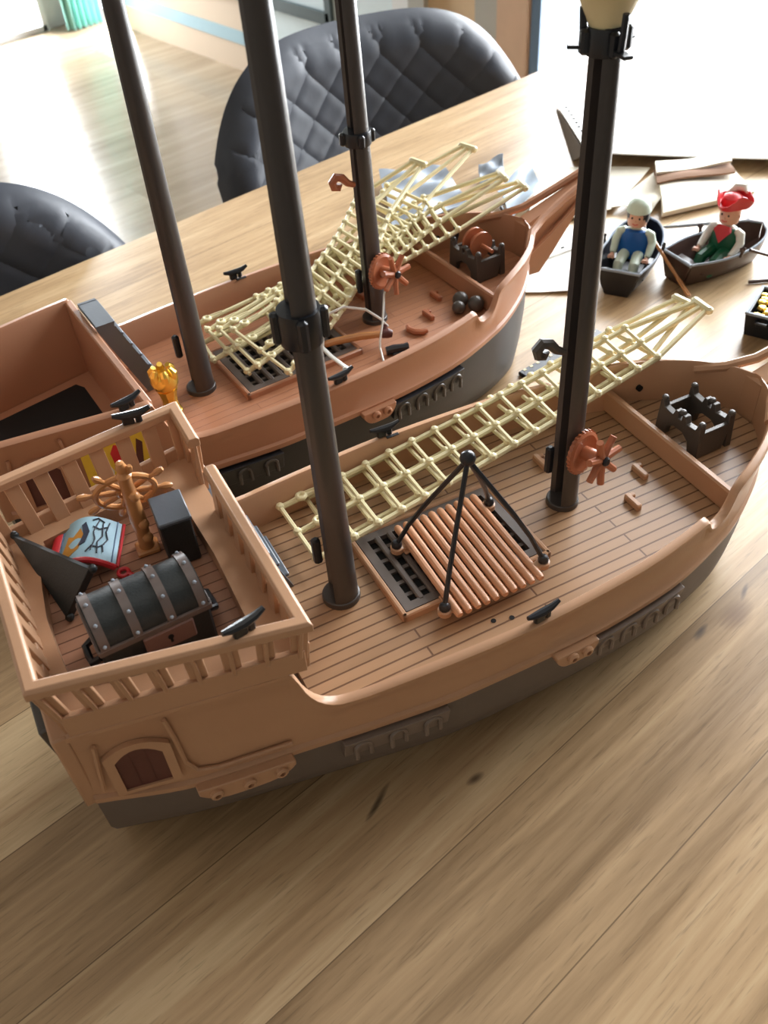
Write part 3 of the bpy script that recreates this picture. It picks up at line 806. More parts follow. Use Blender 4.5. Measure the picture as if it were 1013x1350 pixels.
make_ship('toy_ship', 'nearer brown toy pirate ship with railed stern deck and wooden loading raft on its hatch', FRONT, TAN, DECK, HULLF, True)
make_ship('toy_ship', 'farther brown toy ship with black hull and open stern cabin, beside the chairs', BACK, TANB, DECKB, HULLB, False)

# ------------------------------------------------------------------ cream rope ladders (shrouds)
def net(label, group, frame, A, B, KA, KB, T, nr, ns=3, r=.0048, dead=True, r0=.10, bend=None):
    A, B, KA, KB, T = map(Vector, (A, B, KA, KB, T))
    o = Vector((A + B) / 2); base = Vector((o.x, o.y, o.z))
    t = thing('rope_ladder', label, 'rope ladder', frame, base, 0, group)
    def L(p): return Vector(p) - base
    d = (B - A).normalized(); td = (KB - KA).normalized()
    def at(j, u):      # string j at parameter u in 0..1 (0 wide end, 1 knee)
        q = j / (ns - 1); p0, p2 = lerp(A, B, q), lerp(KA, KB, q)
        if bend:
            p1 = lerp(bend[0], bend[1], q); p = lerp(lerp(p0, p1, u), lerp(p1, p2, u), u)
        else: p = lerp(p0, p2, u)
        p.z -= .006 * sin(pi * u); return p
    for j in range(ns):
        pts = [L(at(j, k / 8)) for k in range(9)] + [L(T + td * ((j - (ns - 1) / 2) * .014))]
        MB().tube(pts, r, 7).build('side_rope', CREAM, t)
    for k in range(nr):
        u = (0 if k == 0 else r0 + (1 - r0) * (k - 1) / (nr - 2))
        p0, p1 = at(0, u), at(ns - 1, u); e = (p1 - p0).normalized() * (.010 if k == 0 else .004)
        m_ = MB().tube([L(p0 - e + Vector((0, 0, .002))), L((p0 + p1) / 2 + Vector((0, 0, .002))), L(p1 + e + Vector((0, 0, .002)))], r * .82, 6)
        for j in range(ns): m_.ball(L(at(j, u)) + Vector((0, 0, .0025)), r * 1.55, (1, 1, .9), 8)
        m_.build('rung', CREAM, t)
    if dead:
        for j in range(ns):
            p = L(at(j, .055)); dirv = (at(j, .2) - at(j, 0)).normalized()
            a = math.degrees(atan2(dirv.y, dirv.x))
            m_ = MB().torus(p + Vector((0, 0, .003)), .0062, .0040, rot('Z', a), 18, 8)
            m_.tube([p + dirv * .008 + Vector((0, .0035, .004)), p + dirv * .034 + Vector((0, 0, .004))], .0022, 6)
            m_.tube([p - dirv * .008 + Vector((0, 0, .004)), p - dirv * .03 + Vector((0, 0, .002))], .0026, 6)
            m_.build('deadeye', CREAM, t)
    cp = MB(); c = L(T)
    cp.rbox(c, (.014, .050, .014), .004, rot('Z', math.degrees(atan2(td.y, td.x)) + 90)).build('end_cap', CREAM, t)
    return t
G1 = 'cream rope ladders on the nearer ship'
net('cream rope ladder lying diagonally across the nearer ship, upper one of the two', G1, FRONT, (.288, .194, .222), (.291, .064, .222), (.960, .215, .302), (.955, .122, .298), (1.085, .170, .330), 16)
net('cream rope ladder mostly hidden beneath another one on the nearer ship', G1, FRONT, (.335, .203, .212), (.335, .090, .212), (.945, .238, .290), (.962, .145, .288), (1.078, .206, .322), 15, 3, .0046, False)
G2 = 'cream rope ladders heaped on the farther ship'
net('cream rope ladder in the heap on the farther ship, its tip nearest the bow beak', G2, BACK, (.355, .150, .236), (.343, .030, .228), (.955, .150, .302), (.925, .045, .296), (1.105, .062, .335), 18, r0=.24)
net('cream rope ladder second from the bow in the heap on the farther ship', G2, BACK, (.370, .105, .244), (.379, -.040, .224), (.935, .185, .312), (.905, .085, .306), (1.080, .098, .350), 18, r0=.24)
net('cream rope ladder in the farther ship heap whose splayed tip reaches highest', G2, BACK, (.385, .080, .252), (.398, -.045, .232), (.900, .275, .318), (.925, .165, .312), (1.095, .240, .362), 17, r0=.24, bend=((.70, .130, .282), (.71, .025, .270)))
net('topmost cream rope ladder of the heap, tip just right of the fore mast', G2, BACK, (.400, .045, .262), (.440, -.085, .222), (.815, .265, .322), (.835, .165, .318), (.960, .238, .366), 15, r0=.24, bend=((.63, .080, .290), (.645, -.020, .270)))

# ------------------------------------------------------------------ raft with black rope sling
rf = thing('loading_raft', 'tan slatted raft with a black rope sling resting on the nearer ship hatch', 'raft', FRONT, (.487, -.036, .2125))
for k in range(10):
    x = -.066 + .0148 * k
    MB().tube([(x - .003, -.098, .0095), (x - .003, -.094, .0098), (x, 0, .0098), (x + .003, .094, .0098), (x + .003, .098, .0095)], [.0045, .0059, .0060, .0059, .0045], 10).build('slat', SLATM, rf)
for y in (-.055, .055):
    MB().rbox((0, y, .002), (.150, .014, .004), .001).build('cross_batten', TAN, rf)
lugs = [(-.082, .062), (-.082, -.078), (.085, -.072), (.083, .070)]
for lx, ly in lugs:
    m_ = MB(); sx = 1 if lx < 0 else -1
    m_.rbox((lx + sx * .006, ly, .006), (.022, .016, .008), .003); m_.lathe([(.010, 0), (.010, .008), (.006, .010), (.0, .010)], (lx, ly, .0012), None, 16)
    m_.build('lug', TAN, rf)
apex = Vector((.003, .002, .185))
for lx, ly in lugs:
    p = Vector((lx, ly, .014)); q = (p + apex) / 2 + Vector((lx * .06, ly * .06, .0))
    m_ = MB().tube([p, lerp(p, q, .5) + Vector((lx * .03, ly * .03, 0)), q, lerp(q, apex, .5), apex], .0037, 8)
    m_.ball(p, .0085, (1, 1, 1), 10); m_.build('sling_rope', BLACK, rf)
MB().ball(apex + Vector((0, 0, .002)), .0115, (1, 1, 1), 12).build('sling_knot', BLACK, rf)

# ------------------------------------------------------------------ things on the stern deck of the nearer ship
FL = .3452
hl = thing('ship_helm', 'golden brown toy helm with a spoked wheel standing on the stern deck', 'helm', FRONT, (.070, .082, FL), radians(-4))
MB().rbox((0, 0, .004), (.030, .026, .008), .002).lathe([(.010, .008), (.009, .03), (.0105, .055), (.0095, .08), (.0085, .125), (.010, .130), (.006, .136), (.0075, .142), (.005, .150), (.0, .152)], (0, 0, 0), None, 16).build('post', HELM, hl)
for z_ in (.028, .052, .1): MB().ball((.004, -.008, z_), .0075, (1, 1, 1), 10).build('knob', HELM, hl)
wc = Vector((-.004, .016, .092)); wq = Vector((0, 0, 1)).rotation_difference(Vector((.05, .93, .36))).to_matrix()
wh = MB().torus(wc, .037, .0042, wq, 30, 8).torus(wc, .0095, .004, wq, 16, 8).build('wheel', HELM, hl)
for k in range(8):
    a = 2 * pi * k / 8 + .2; d = wq @ Vector((cos(a), sin(a), 0))
    MB().tube([wc + d * .006, wc + d * .02, wc + d * .036, wc + d * .044, wc + d * .050, wc + d * .056, wc + d * .060], [.0028, .004, .0028, .0028, .0048, .0042, .0025], 8).build('handle_spoke', HELM, wh)
bx_ = thing('storage_crate', 'dark grey upright crate with lighter top beside the helm', 'crate', FRONT, (.108, .058, FL), radians(-3))
MB().rbox((0, 0, .036), (.040, .056, .072), .002).build('body', CHESTM, bx_)
MB().rbox((0, 0, .0745), (.0425, .0585, .006), .0015).build('lid', BLUEGREY, bx_)

ch = thing('treasure_chest', 'large dark treasure chest with grey studded bands on the nearer ship stern deck', 'chest', FRONT, (.033, -.071, FL), radians(3))
CLn, CD, CHt = .130, .082, .062
b = MB(); b.rbox((0, 0, CHt / 2), (CLn, CD, CHt), .003)
body = b.build('body', CHESTM, ch)
def lidprof(k, n, r=1.0, ex=0): a = pi * k / n; return ((CD / 2 + ex) * -cos(a) * r, CHt + .002 + (.034 + ex) * sin(a))
lid = MB().loft([[(x, *lidprof(k, 14)) for k in range(15)] for x in (-CLn / 2, CLn / 2)], True, True).build('lid', CHESTM, ch)
for x in (-.058, -.020, .020, .058):
    m_ = MB(); w_ = .0055
    rr = []
    for xx, e in ((x - w_, .0004), (x - w_, .0028), (x + w_, .0028), (x + w_, .0004)):
        rr.append([(xx, *lidprof(k, 14, 1, e)) for k in range(15)])
    m_.loft(rr, False, False)
    bd = m_.build('band', BANDM, lid)
    for k in (1, 4, 7, 10, 13):
        y, z = lidprof(k, 14, 1, .003); MB().ball((x, y, z), .0025, (1, 1, 1), 8).build('stud', SILVER, lid)
for y in (-CD / 2 - .001, CD / 2 + .001):
    MB().rbox((0, y, CHt + .001), (CLn + .004, .004, .009), .001).build('rim', BANDM, lid)
for x in (-CLn / 2 - .001, CLn / 2 + .001):
    MB().rbox((x, 0, CHt + .001), (.004, CD, .009), .001).build('rim', BANDM, lid)
lk = MB().rbox((.012, -CD / 2 - .0025, .044), (.060, .005, .030), .002).build('lock_plate', plastic('lock_brown', (122, 92, 84), .35, .08), body)
MB().lathe([(.0034, 0), (.0034, .001), (0, .001)], (.012, -CD / 2 - .005, .047), rot('X', 90), 12).rbox((.012, -CD / 2 - .0055, .042), (.003, .001, .008), .0003).build('keyhole', HOLE, lk)
for sx in (-1, 1):
    m_ = MB(); x = sx * (CLn / 2 + .001)
    m_.tube([(x, -.016, .030), (x + sx * .010, -.014, .026), (x + sx * .011, 0, .022), (x + sx * .010, .014, .026), (x, .016, .030)], .0045, 8)
    m_.build('handle', BLACK, body)
tf = MB()
tp = [Vector((-.078, .150, .389)), Vector((-.004, .018, .408)), Vector((-.050, .012, .352))]
nrm = (tp[1] - tp[0]).cross(tp[2] - tp[0]).normalized() * .006
ctr = sum(tp, Vector()) / 3
tf.loft([[p - nrm - ctr for p in tp], [p + nrm - ctr for p in tp]], True, True)
for p in tp: tf.ball(p - ctr, .0062, (1, 1, 1), 8)
o_ = tf.build('black_pennant', CHESTM, None, bevel=.001); put(o_, FRONT, ctr); tag(o_, 'black triangular piece leaning from the stern ledge to the treasure chest', 'pennant')

fgp = thing('pirate_banner', 'small pale blue printed banner with red edges lying curved on the stern deck', 'banner', FRONT, (-.006, .108, FL), radians(-14))
def ban(a, b): return (-.036 + .074 * a + .012 * b, -.034 + .072 * b, .004 + .030 * sin(pi * (.15 + .8 * a)) + .004 * b)
cl_ = MB().shell(ban, 18, 10, .0016).build('cloth', LBLUE, fgp)
def banp(a, b, o=.0012):
    p = Vector(ban(a, b)); du = Vector(ban(a + .01, b)) - p; dv = Vector(ban(a, b + .01)) - p
    n_ = du.cross(dv).normalized()
    if n_.z < 0: n_ = -n_
    return p + n_ * o
def patch(pts, m, o=.0014, name='print'):
    MB().loft([[banp(a, b, .0002) for a, b in pts], [banp(a, b, o) for a, b in pts]], True, True).build(name, m, cl_)
patch([(.10, .2), (.28, .12), (.42, .25), (.50, .5), (.40, .72), (.30, .55), (.2, .62), (.16, .4)], ORANGE)
patch([(.42, .30), (.52, .38), (.56, .62), (.48, .85), (.42, .78), (.47, .55)], INK, .0020)
def stroke(pts, w=.0009):
    MB().tube([banp(a, b, .0012) for a, b in pts], w, 5).build('print', INK, cl_)
for pts in ([(.62, .2), (.66, .45), (.62, .62), (.68, .9)], [(.72, .15), (.70, .4), (.76, .55), (.74, .85)], [(.8, .2), (.78, .35), (.84, .5), (.80, .66), (.83, .9)], [(.60, .75), (.70, .70), (.8, .78)], [(.55, .15), (.62, .3), (.72, .28), (.8, .38)], [(.58, .9), (.66, .95), (.76, .88)]): stroke(pts)
for a_e in (.05, .94): MB().tube([banp(a_e, k / 6, .0008) for k in range(7)], .0009, 5).build('border_line', BLUEF, cl_)
MB().tube([ban(k / 14, -.03) for k in range(15)], .0042, 8).build('hem', RED, fgp)
MB().tube([ban(1.03, k / 8) for k in range(9)], .0022, 8).build('hem', RED, fgp)
MB().tube([Vector(ban(-.04, -.1)), Vector(ban(-.04, .45)), Vector(ban(-.04, 1.02))], .0085, 12).build('rod', RED, fgp)
rp = Vector(ban(1.0, -.06)) + Vector((.010, -.006, -.004))
MB().torus(rp, .0065, .0028, None, 18, 8).tube([rp + Vector((.006, -.003, 0)), rp + Vector((.015, -.010, -.004))], .0036, 8).build('ring', RED, fgp)

# ------------------------------------------------------------------ things on the farther ship
gd = thing('gold_goblet', 'shiny gold crown-topped goblet standing on the farther ship deck', 'goblet', BACK, (.226, -.032, .2), radians(20))
MB().lathe([(.019, 0), (.020, .004), (.016, .008), (.014, .018), (.015, .034), (.018, .046), (.020, .052)], (0, 0, 0), None, 8).build('base', GOLD, gd)
MB().lathe([(.015, .050), (.023, .058), (.025, .070), (.022, .080), (.014, .084), (0, .082)], (0, 0, 0), None, 10).build('bowl', GOLD, gd)
for k in range(6):
    a = 2 * pi * k / 6; MB().tube([(cos(a) * .018, sin(a) * .018, .076), (cos(a) * .019, sin(a) * .019, .086), (cos(a) * .014, sin(a) * .014, .094)], [.0085, .008, .005], 8).build('crown_point', GOLD, gd)
for k, (x, y, lab) in enumerate(((.846, -.070, 'dark cannonball beside the bow step of the farther ship, the one nearer its centre'), (.861, -.102, 'dark cannonball beside the bow step of the farther ship, the one nearer the gunwale'), (.828, -.088, 'dark cannonball in front of two others at the farther ship bow step'))):
    r_ = .0165 if k < 2 else .0135
    tag(put(MB().ball((0, 0, r_), r_, (1, 1, 1), 16).build('cannonball', DGREY), BACK, (x, y, .2)), lab, 'cannonball', 'cannonballs on the farther ship')
yd = thing('yard_spar', 'tan curved spar with a dark tip lying across the farther ship hatch', 'spar', BACK, (.59, -.066, .2145), radians(-18))
MB().tube([(-.075, 0, .007), (-.03, .004, .009), (.02, .004, .009), (.062, 0, .007)], [.006, .0075, .0075, .0065], 10).build('pole', HELM, yd)
MB().tube([(.060, 0, .008), (.072, -.002, .008), (.080, -.004, .006)], [.0085, .010, .007], 10).tube([(.066, 0, .010), (.070, .010, .020)], .0045, 8).build('tip', SHUT, yd)
cb = thing('deck_fitting', 'small black fitting lying on the farther ship deck near the gunwale', 'fitting', BACK, (.652, -.130, .2))
MB().tube([(-.020, .008, .009), (-.006, .003, .010), (.012, -.004, .010), (.02, -.006, .009)], [.008, .0095, .008, .010], 10).build('barrel', BLACK, cb)
MB().rbox((.0, 0, .0045), (.022, .026, .009), .002, rot('Z', -20)).build('block', BLACK, cb)
hkk = MB().tube([(-.006, .022, .006), (-.010, .010, .005), (-.006, -.004, .005), (.006, -.014, .005), (.016, -.016, .006)], [.004, .006, .0065, .006, .004], 8).build('loose_hook', COPPER)
tag(put(hkk, BACK, (.722, -.092, .2)), 'small copper brown hook lying loose on the farther ship deck', 'hook')
cd1 = MB().tube([(0, 0, 0), (.012, .012, .03), (.03, .016, .055), (.06, .012, .06), (.1, .0, .045), (.125, -.012, .02), (.135, -.020, .004)], .0026, 6).build('cord_loop', CORD)
tag(put(cd1, BACK, (.530, -.060, .226)), 'thin white cord arching in a loop above the spar', 'cord', 'white cords on the farther ship')
cd2 = MB().tube([(0, 0, 0), (-.004, -.04, .004), (-.010, -.085, .016), (-.022, -.130, .036), (-.036, -.150, .050)], .0046, 8, True, .6).build('white_strap', CORD)
tag(put(cd2, BACK, (.528, -.062, .228)), 'flat white strap running from the spar to the black gunwale cleat', 'strap')
cd3 = MB().tube([(0, 0, 0), (-.022, -.012, -.025), (-.052, -.05, -.055), (-.068, -.062, -.085), (-.072, -.068, -.096), (-.085, -.10, -.106), (-.108, -.14, -.108)], .0022, 6).build('hanging_cord', CORD)
tag(put(cd3, BACK, (.695, -.048, .312)), 'thin white cord hanging from the winch of the farther ship down to the deck', 'cord', 'white cords on the farther ship')

# ------------------------------------------------------------------ rowboats with sailors
def boat(label, p, rz, m, rimm):
    t = thing('rowboat', label, 'toy boat', TAB, p, rz, 'small rowboats on the table')
    Lh = .132
    def hw(x):
        u_ = (x + Lh) / (2 * Lh); return .050 + .020 * sin(pi * min(1, u_ * 1.25)) if u_ < .5 else max(.0008, (.050 + .020 * sin(pi * min(1, .5 * 1.25))) * sqrt(max(0, 1 - ((u_ - .5) / .5) ** 2.4)))
    def zt(x): u_ = (x + Lh) / (2 * Lh); return .060 + .022 * max(0, u_ - .45) ** 1.6 * 2.4 + .006 * (1 - u_)
    rg = []; nx = 22
    for i in range(nx + 1):
        x = -Lh + 2 * Lh * i / nx; h, z = hw(x), zt(x)
        if i == nx: h = .001
        kz = .0 if i < nx - 3 else .012 * (i - nx + 3)
        o = [(h * .55, kz), (h * .80, kz + (z - kz) * .35), (h * .95, kz + (z - kz) * .75), (h, z), (max(h - .005, .0006), z), (max(h * .93 - .006, .0005), kz + (z - kz) * .7), (max(h * .74 - .006, .0004), kz + (z - kz) * .35), (max(h * .5 - .004, .0003), kz + .007)]
        r_ = [(x, -y, q) for y, q in o] + [(x, y, q) for y, q in reversed(o)]
        rg.append(r_)
    hb = MB().loft(rg, True, True).build('hull', m, t, smooth=40)
    MB().hexa([(-Lh - .004, -.030, .003), (-Lh + .004, -.030, .003), (-Lh + .004, .030, .003), (-Lh - .004, .030, .003), (-Lh - .008, -.051, .066), (-Lh + .001, -.051, .066), (-Lh + .001, .051, .066), (-Lh - .008, .051, .066)]).build('transom', m, t, bevel=.002)
    MB().tube([(-Lh, -hw(-Lh), zt(-Lh) + .001)] + [(x, -hw(x) + .002, zt(x) + .001) for x in [-Lh + 2 * Lh * k / 20 for k in range(1, 20)]] + [(Lh + .002, 0, zt(Lh) + .001)] + [(x, hw(x) - .002, zt(x) + .001) for x in [Lh - 2 * Lh * k / 20 for k in range(1, 20)]] + [(-Lh, hw(-Lh), zt(-Lh) + .001)], .0032, 6).build('gunwale', rimm, t)
    MB().tube([(-Lh - .004, -.051, .0665), (-Lh - .004, 0, .0675), (-Lh - .004, .051, .0665)], .0042, 8).build('lit_stern_rim', rimm, t)  # pale bar added to imitate light on the transom's top edge
    for x in (-.085, -.005):
        MB().rbox((x, 0, .034), (.030, 2 * hw(x) * .86, .005), .001).build('thwart', m, t)
    for sy in (-1, 1):
        y = sy * (hw(.0) + .002)
        MB().tube([(.0, y, .060), (.0, y + sy * .003, .074), (.006, y + sy * .003, .084)], .004, 8).tube([(.0, y + sy * .003, .074), (-.007, y + sy * .003, .084)], .004, 8).build('rowlock', m, t)
    return t
def sailor(label, p, rz, vest, sleeve, legs, hatfn, collar, group, hair):
    t = thing('toy_sailor', label, 'toy figure', TAB, p, rz, group)
    # one continuous body: trunk, arms, legs (fused by voxel remesh)
    m_ = MB()
    m_.lathe([(.012, 0), (.024, .002), (.0245, .02), (.022, .04), (.017, .056), (.008, .060), (.007, .072)], (0, 0, 0), Matrix.Diagonal(Vector((.72, 1.12, 1))), 18)
    for s_ in (-1, 1):
        m_.tube([(-.004, s_ * .012, .006), (.03, s_ * .0145, .008), (.058, s_ * .016, .004), (.064, s_ * .016, -.010)], [.0115, .0115, .0105, .0095], 10)
        m_.rbox((.070, s_ * .016, -.014), (.026, .017, .011), .004)
        m_.tube([(0, s_ * .020, .052), (.000, s_ * .031, .047), (.006, s_ * .037, .032), (.026, s_ * .036, .018), (.035, s_ * .035, .014)], [.008, .0095, .0088, .0075, .006], 10)
    body = m_.build('body', sleeve, t, smooth=60)
    md = body.modifiers.new('fuse', 'REMESH'); md.mode = 'VOXEL'; md.voxel_size = .0016 * S
    ms = body.modifiers.new('soft', 'SMOOTH'); ms.factor = .5; ms.iterations = 4
    MB().lathe([(.0135, -.002), (.0285, -.001), (.0275, .02), (.0248, .04), (.0195, .054), (.013, .0575)], (0, 0, 0), Matrix.Diagonal(Vector((.78, 1.16, 1))), 20).build('vest', vest, t)
    if legs:
        for s_ in (-1, 1):
            MB().tube([(.004, s_ * .0125, .007), (.03, s_ * .0145, .008), (.057, s_ * .016, .004), (.064, s_ * .016, -.012)], [.0128, .0127, .0117, .0105], 10).rbox((.071, s_ * .016, -.014), (.027, .0185, .012), .004).build('trouser_leg', legs, t)
    if collar:
        MB().loft([[(.017, -.019, .053), (.022, 0, .028), (.017, .019, .053), (.010, .014, .060), (.010, -.014, .060)], [(.0215, -.018, .0535), (.0255, 0, .028), (.0215, .018, .0535), (.014, .012, .062), (.014, -.012, .062)]], True, True).build('neckerchief', collar, t)
    hd = MB(); hd.lathe([(.010, .062), (.0185, .066), (.0205, .076), (.0205, .090), (.018, .100), (.010, .106), (0, .107)], (0, 0, 0), None, 20)
    hd.ball((.0205, 0, .080), .0024, (1, 1, 1), 8)
    for s_ in (-1, 1): hd.ball((0, s_ * .0205, .083), .0035, (1, .5, 1.2), 8)
    hdo = hd.build('head', SKIN, t)
    for s_ in (-1, 1): MB().ball((.0200, s_ * .0075, .0865), .0021, (.5, 1, 1.2), 8).build('eye', HAIR, hdo)
    MB().tube([(.0195, -.006, .0745), (.0202, 0, .0725), (.0195, .006, .0745)], .0009, 6).build('mouth', RED, hdo)
    if hair:
        MB().lathe([(.0215, .074), (.0228, .084), (.0225, .098), (.014, .108), (0, .110)], (-.003, 0, 0), None, 18).build('hair', HAIR, t)
    hatfn(t); t.scale = (1.2, 1.2, 1.2)
    for s_ in (-1, 1):    # clip hands: palm, thumb side and finger side of the toy's C-shaped grip
        c = Vector((.039, s_ * .035, .012)); mh = MB()
        mh.ball(c, .0062, (1, .8, .8), 10); mh.torus(c + Vector((.007, 0, -.001)), .0052, .0021, rot('Y', 20) , 14, 6, radians(40), radians(320))
        for k in range(4): mh.tube([c + Vector((.006, -.004 + .0024 * k, .003)), c + Vector((.0115, -.0042 + .0026 * k, .0035)), c + Vector((.0135, -.0042 + .0026 * k, -.001))], .0013, 5)
        mh.tube([c + Vector((.004, -s_ * .005, 0)), c + Vector((.009, -s_ * .0065, -.002))], .0016, 5)
        mh.build('hand', SKIN, t)
    return t
def cap(t): MB().lathe([(.0235, .094), (.0250, .0955), (.0245, .099), (.0215, .110), (.012, .119), (0, .121)], (-.001, 0, 0), None, 20).build('cap', OFFW, t)
def tricorn(t):
    rg = []
    for rr, zz in ((.020, .098), (.030, .100), (.037, .110), (.035, .1105), (.027, .103), (.0205, .104)):
        ring = []
        for k in range(24):
            a = 2 * pi * k / 24; w = cos(3 * a)
            f = 1 + (.16 * w if rr > .025 else 0); up = (.010 * (1 - w) if rr > .032 else 0)
            ring.append((rr * f * cos(a), rr * f * sin(a), zz + up))
        rg.append(ring)
    h_ = MB().loft(rg, True, False).lathe([(.0215, .097), (.0225, .106), (.019, .118), (.010, .124), (0, .125)], (0, 0, 0), None, 20).build('tricorn_hat', RED, t)
    MB().tube([(-.006, -.022, .112), (-.022, -.008, .128), (-.026, .008, .130), (-.016, .018, .126)], [.003, .008, .008, .003], 8).build('feather', WHITE, t)
h1, h2 = radians(37), radians(0)
boat('black toy rowboat carrying the sailor in the blue vest', (1.462, 1.607, 0), h1, BOATB, SILVER)
boat('dark brown toy rowboat carrying the sailor in the red hat', (1.645, 1.502, 0), h2, BOATD, SILVER)
sailor('toy sailor in a blue vest and pale cap sitting in the black rowboat', (1.470, 1.613, .040), h1 + pi, BLUE, OFFW, None, cap, None, 'toy sailors in the rowboats', True)
sailor('toy sailor in green with red neckerchief and red hat in the brown rowboat', (1.658, 1.502, .040), h2 + radians(196), GREEN, WHITE, GREEN, tricorn, RED, 'toy sailors in the rowboats', False)
def oar(label, p0, p1, m, r_=.0042, blade=True):
    p0, p1 = Vector(p0), Vector(p1)
    t = thing('oar', label, 'oar', TAB, p0, 0, 'loose oars and rods by the rowboats')
    d = p1 - p0
    MB().tube([(0, 0, 0), d * .5, d], r_, 8).build('shaft', m, t)
    if blade:
        q = Vector((1, 0, 0)).rotation_difference(d.normalized()).to_matrix()
        MB().rbox(d * .86, (d.length * .3, .018, .005), .0015, q).build('blade', m, t)
oar('tan oar from the blue sailor hand over the black boat side down to the table', (1.500, 1.585, .085), (1.492, 1.425, .008), HELM)
oar('pale grey oar on the far side of the brown rowboat, blade outside', (1.675, 1.56, .085), (1.64, 1.69, .030), SILVER)
oar('dark oar sticking out of the near right side of the brown rowboat', (1.665, 1.425, .075), (1.80, 1.41, .010), BOATD)
oar('thin dark rod lying on the table by itself near the right picture edge', (1.655, 1.398, .005), (1.76, 1.352, .005), BOATD, .0042, False)

# small open chest of gold
gc = thing('gold_chest', 'small open black chest full of gold beside the nearer ship bow', 'chest', TAB, (1.558, 1.238, 0), radians(30))
MB().loft([[(x * .88, y * .88, 0) for x, y in ((-.065, -.04), (.065, -.04), (.065, .04), (-.065, .04))], [(x, y, .056) for x, y in ((-.065, -.04), (.065, -.04), (.065, .04), (-.065, .04))], [(x * .88, y * .84, .056) for x, y in ((-.065, -.04), (.065, -.04), (.065, .04), (-.065, .04))], [(x * .84, y * .8, .03) for x, y in ((-.065, -.04), (.065, -.04), (.065, .04), (-.065, .04))]], True, True).build('box', BLACK, gc, bevel=.001)
rim = MB()
for (c, d) in (((0, -.038), (.132, .007)), ((0, .038), (.132, .007)), ((-.063, 0), (.007, .07)), ((.063, 0), (.007, .07))): rim.rbox((c[0], c[1], .058), (d[0], d[1], .006), .001)
rim.build('rim', SILVER, gc)
MB().tube([(-.066, -.012, .044), (-.078, -.010, .046), (-.078, .010, .046), (-.066, .012, .044)], .005, 8).build('handle', BLACK, gc)
gl_ = MB(); random.seed(3)
for k in range(46): gl_.ball((random.uniform(-.05, .05), random.uniform(-.028, .028), .046 + random.uniform(-.004, .008)), random.uniform(.007, .011), (1, 1, .6), 8)
g_ = gl_.build('gold_coins', GOLD, gc); g_['kind'] = 'stuff'

# ------------------------------------------------------------------ papers, cloth and loose pieces on the table
def sheet(name, label, cat, corners, m, th=.0015, wave=.004, group=None, n=14, seed=1, frame=TAB, lift=(0, 0, 0, 0), w2=3.0):
    c = [Vector((*p, 0)) if len(p) == 2 else Vector(p) for p in corners]
    ctr = sum(c, Vector()) / 4; ctr.z = 0
    c = [p - ctr for p in c]
    def fn(a, b):
        p = lerp(lerp(c[0], c[1], a), lerp(c[3], c[2], a), b)
        l = (lift[0] * (1 - a) + lift[1] * a) * (1 - b) + (lift[3] * (1 - a) + lift[2] * a) * b
        return p + Vector((0, 0, th + .001 + l + wave * (.5 + .5 * sin(w2 * a * 2 + seed) * cos(w2 * b * 1.7 + seed * 2))))
    o = MB().shell(fn, n, n, th).build(name, m); put(o, frame, ctr); tag(o, label, cat, group); return o
PADM, ntp, bp_ = newmat('pad_paper')
bp_.inputs['Base Color'].default_value = lin((244, 244, 240)); bp_.inputs['Roughness'].default_value = .6
pd_ = thing('spiral_pad', 'large white spiral pad with punched edge at the far right of the table', 'drawing pad', TAB, (1.9, 2.2, 0))
O_ = Vector((1.9, 2.2, 0))
P0, P2, Q1, Q0 = Vector((1.938, 2.592, .006)) - O_, Vector((1.723, 2.145, .052)) - O_, Vector((2.50, 1.600, .022)) - O_, Vector((2.72, 2.10, .004)) - O_
def padf(a, b): p = lerp(lerp(P0, P2, b), lerp(Q0, Q1, b), a); p.z += -.006 * sin(pi * a) * b; return p
MB().shell(padf, 16, 16, .004).build('page', PADM, pd_)
for k in range(11):
    c = padf(.026, .06 + .088 * k) + Vector((0, 0, .003)); MB().lathe([(.0055, -.0002), (.0055, .0016), (0, .0016)], c, None, 10).ball(c, .0058, (1, 1, 1), 8).build('punch_hole', HOLE, pd_)
P1 = Vector((1.732, 2.214, .004)) - O_
MB().shell(lambda a, b: lerp(P0, lerp(P1, P2, a), .02 + .98 * b) + Vector((-.002, 0, -.003)), 6, 12, .004).build('back_board', CARD, pd_)
sheet('canvas_sheet', 'flat cream sheet under the beak of the farther ship', 'sheet', ((1.36, 1.93), (1.628, 2.228), (1.87, 2.03), (1.612, 1.880)), CANVAS, .002, .010, 'cream sheets', 16, 1)
sheet('canvas_sheet', 'cream sheet with a diagonal fold right of the nearer ship fore mast', 'sheet', ((1.615, 1.885), (1.845, 1.975), (1.80, 1.86), (1.700, 1.815)), CANVAS, .002, .012, 'cream sheets', 14, 2.2, TAB, (.006, .02, .014, .004))
fc = thing('folded_cloth', 'folded cream and brown cloth behind the two rowboats', 'cloth', TAB, (1.872, 1.857, 0))
fz = .030
def fold(a, b):
    p = lerp(lerp(Vector((-.17, -.085, 0)), Vector((.115, -.125, 0)), a), lerp(Vector((-.03, .115, 0)), Vector((.175, .04, 0)), a), b)
    return p + Vector((0, 0, fz + .008 * sin(a * 4 + 1) * sin(b * 3) - .010 * (1 - b) ** 6))
MB().shell(fold, 22, 18, .016).build('lower_fold', CANVAS, fc)
def fold2(a, b):
    p = lerp(lerp(Vector((-.10, .03, 0)), Vector((.13, -.03, 0)), a), lerp(Vector((-.05, .105, 0)), Vector((.165, .035, 0)), a), b)
    return p + Vector((0, 0, .043 + .004 * sin(a * 5) + .003 * sin(b * 6)))
MB().shell(fold2, 20, 10, .006).build('brown_fold', BROWNC, fc)
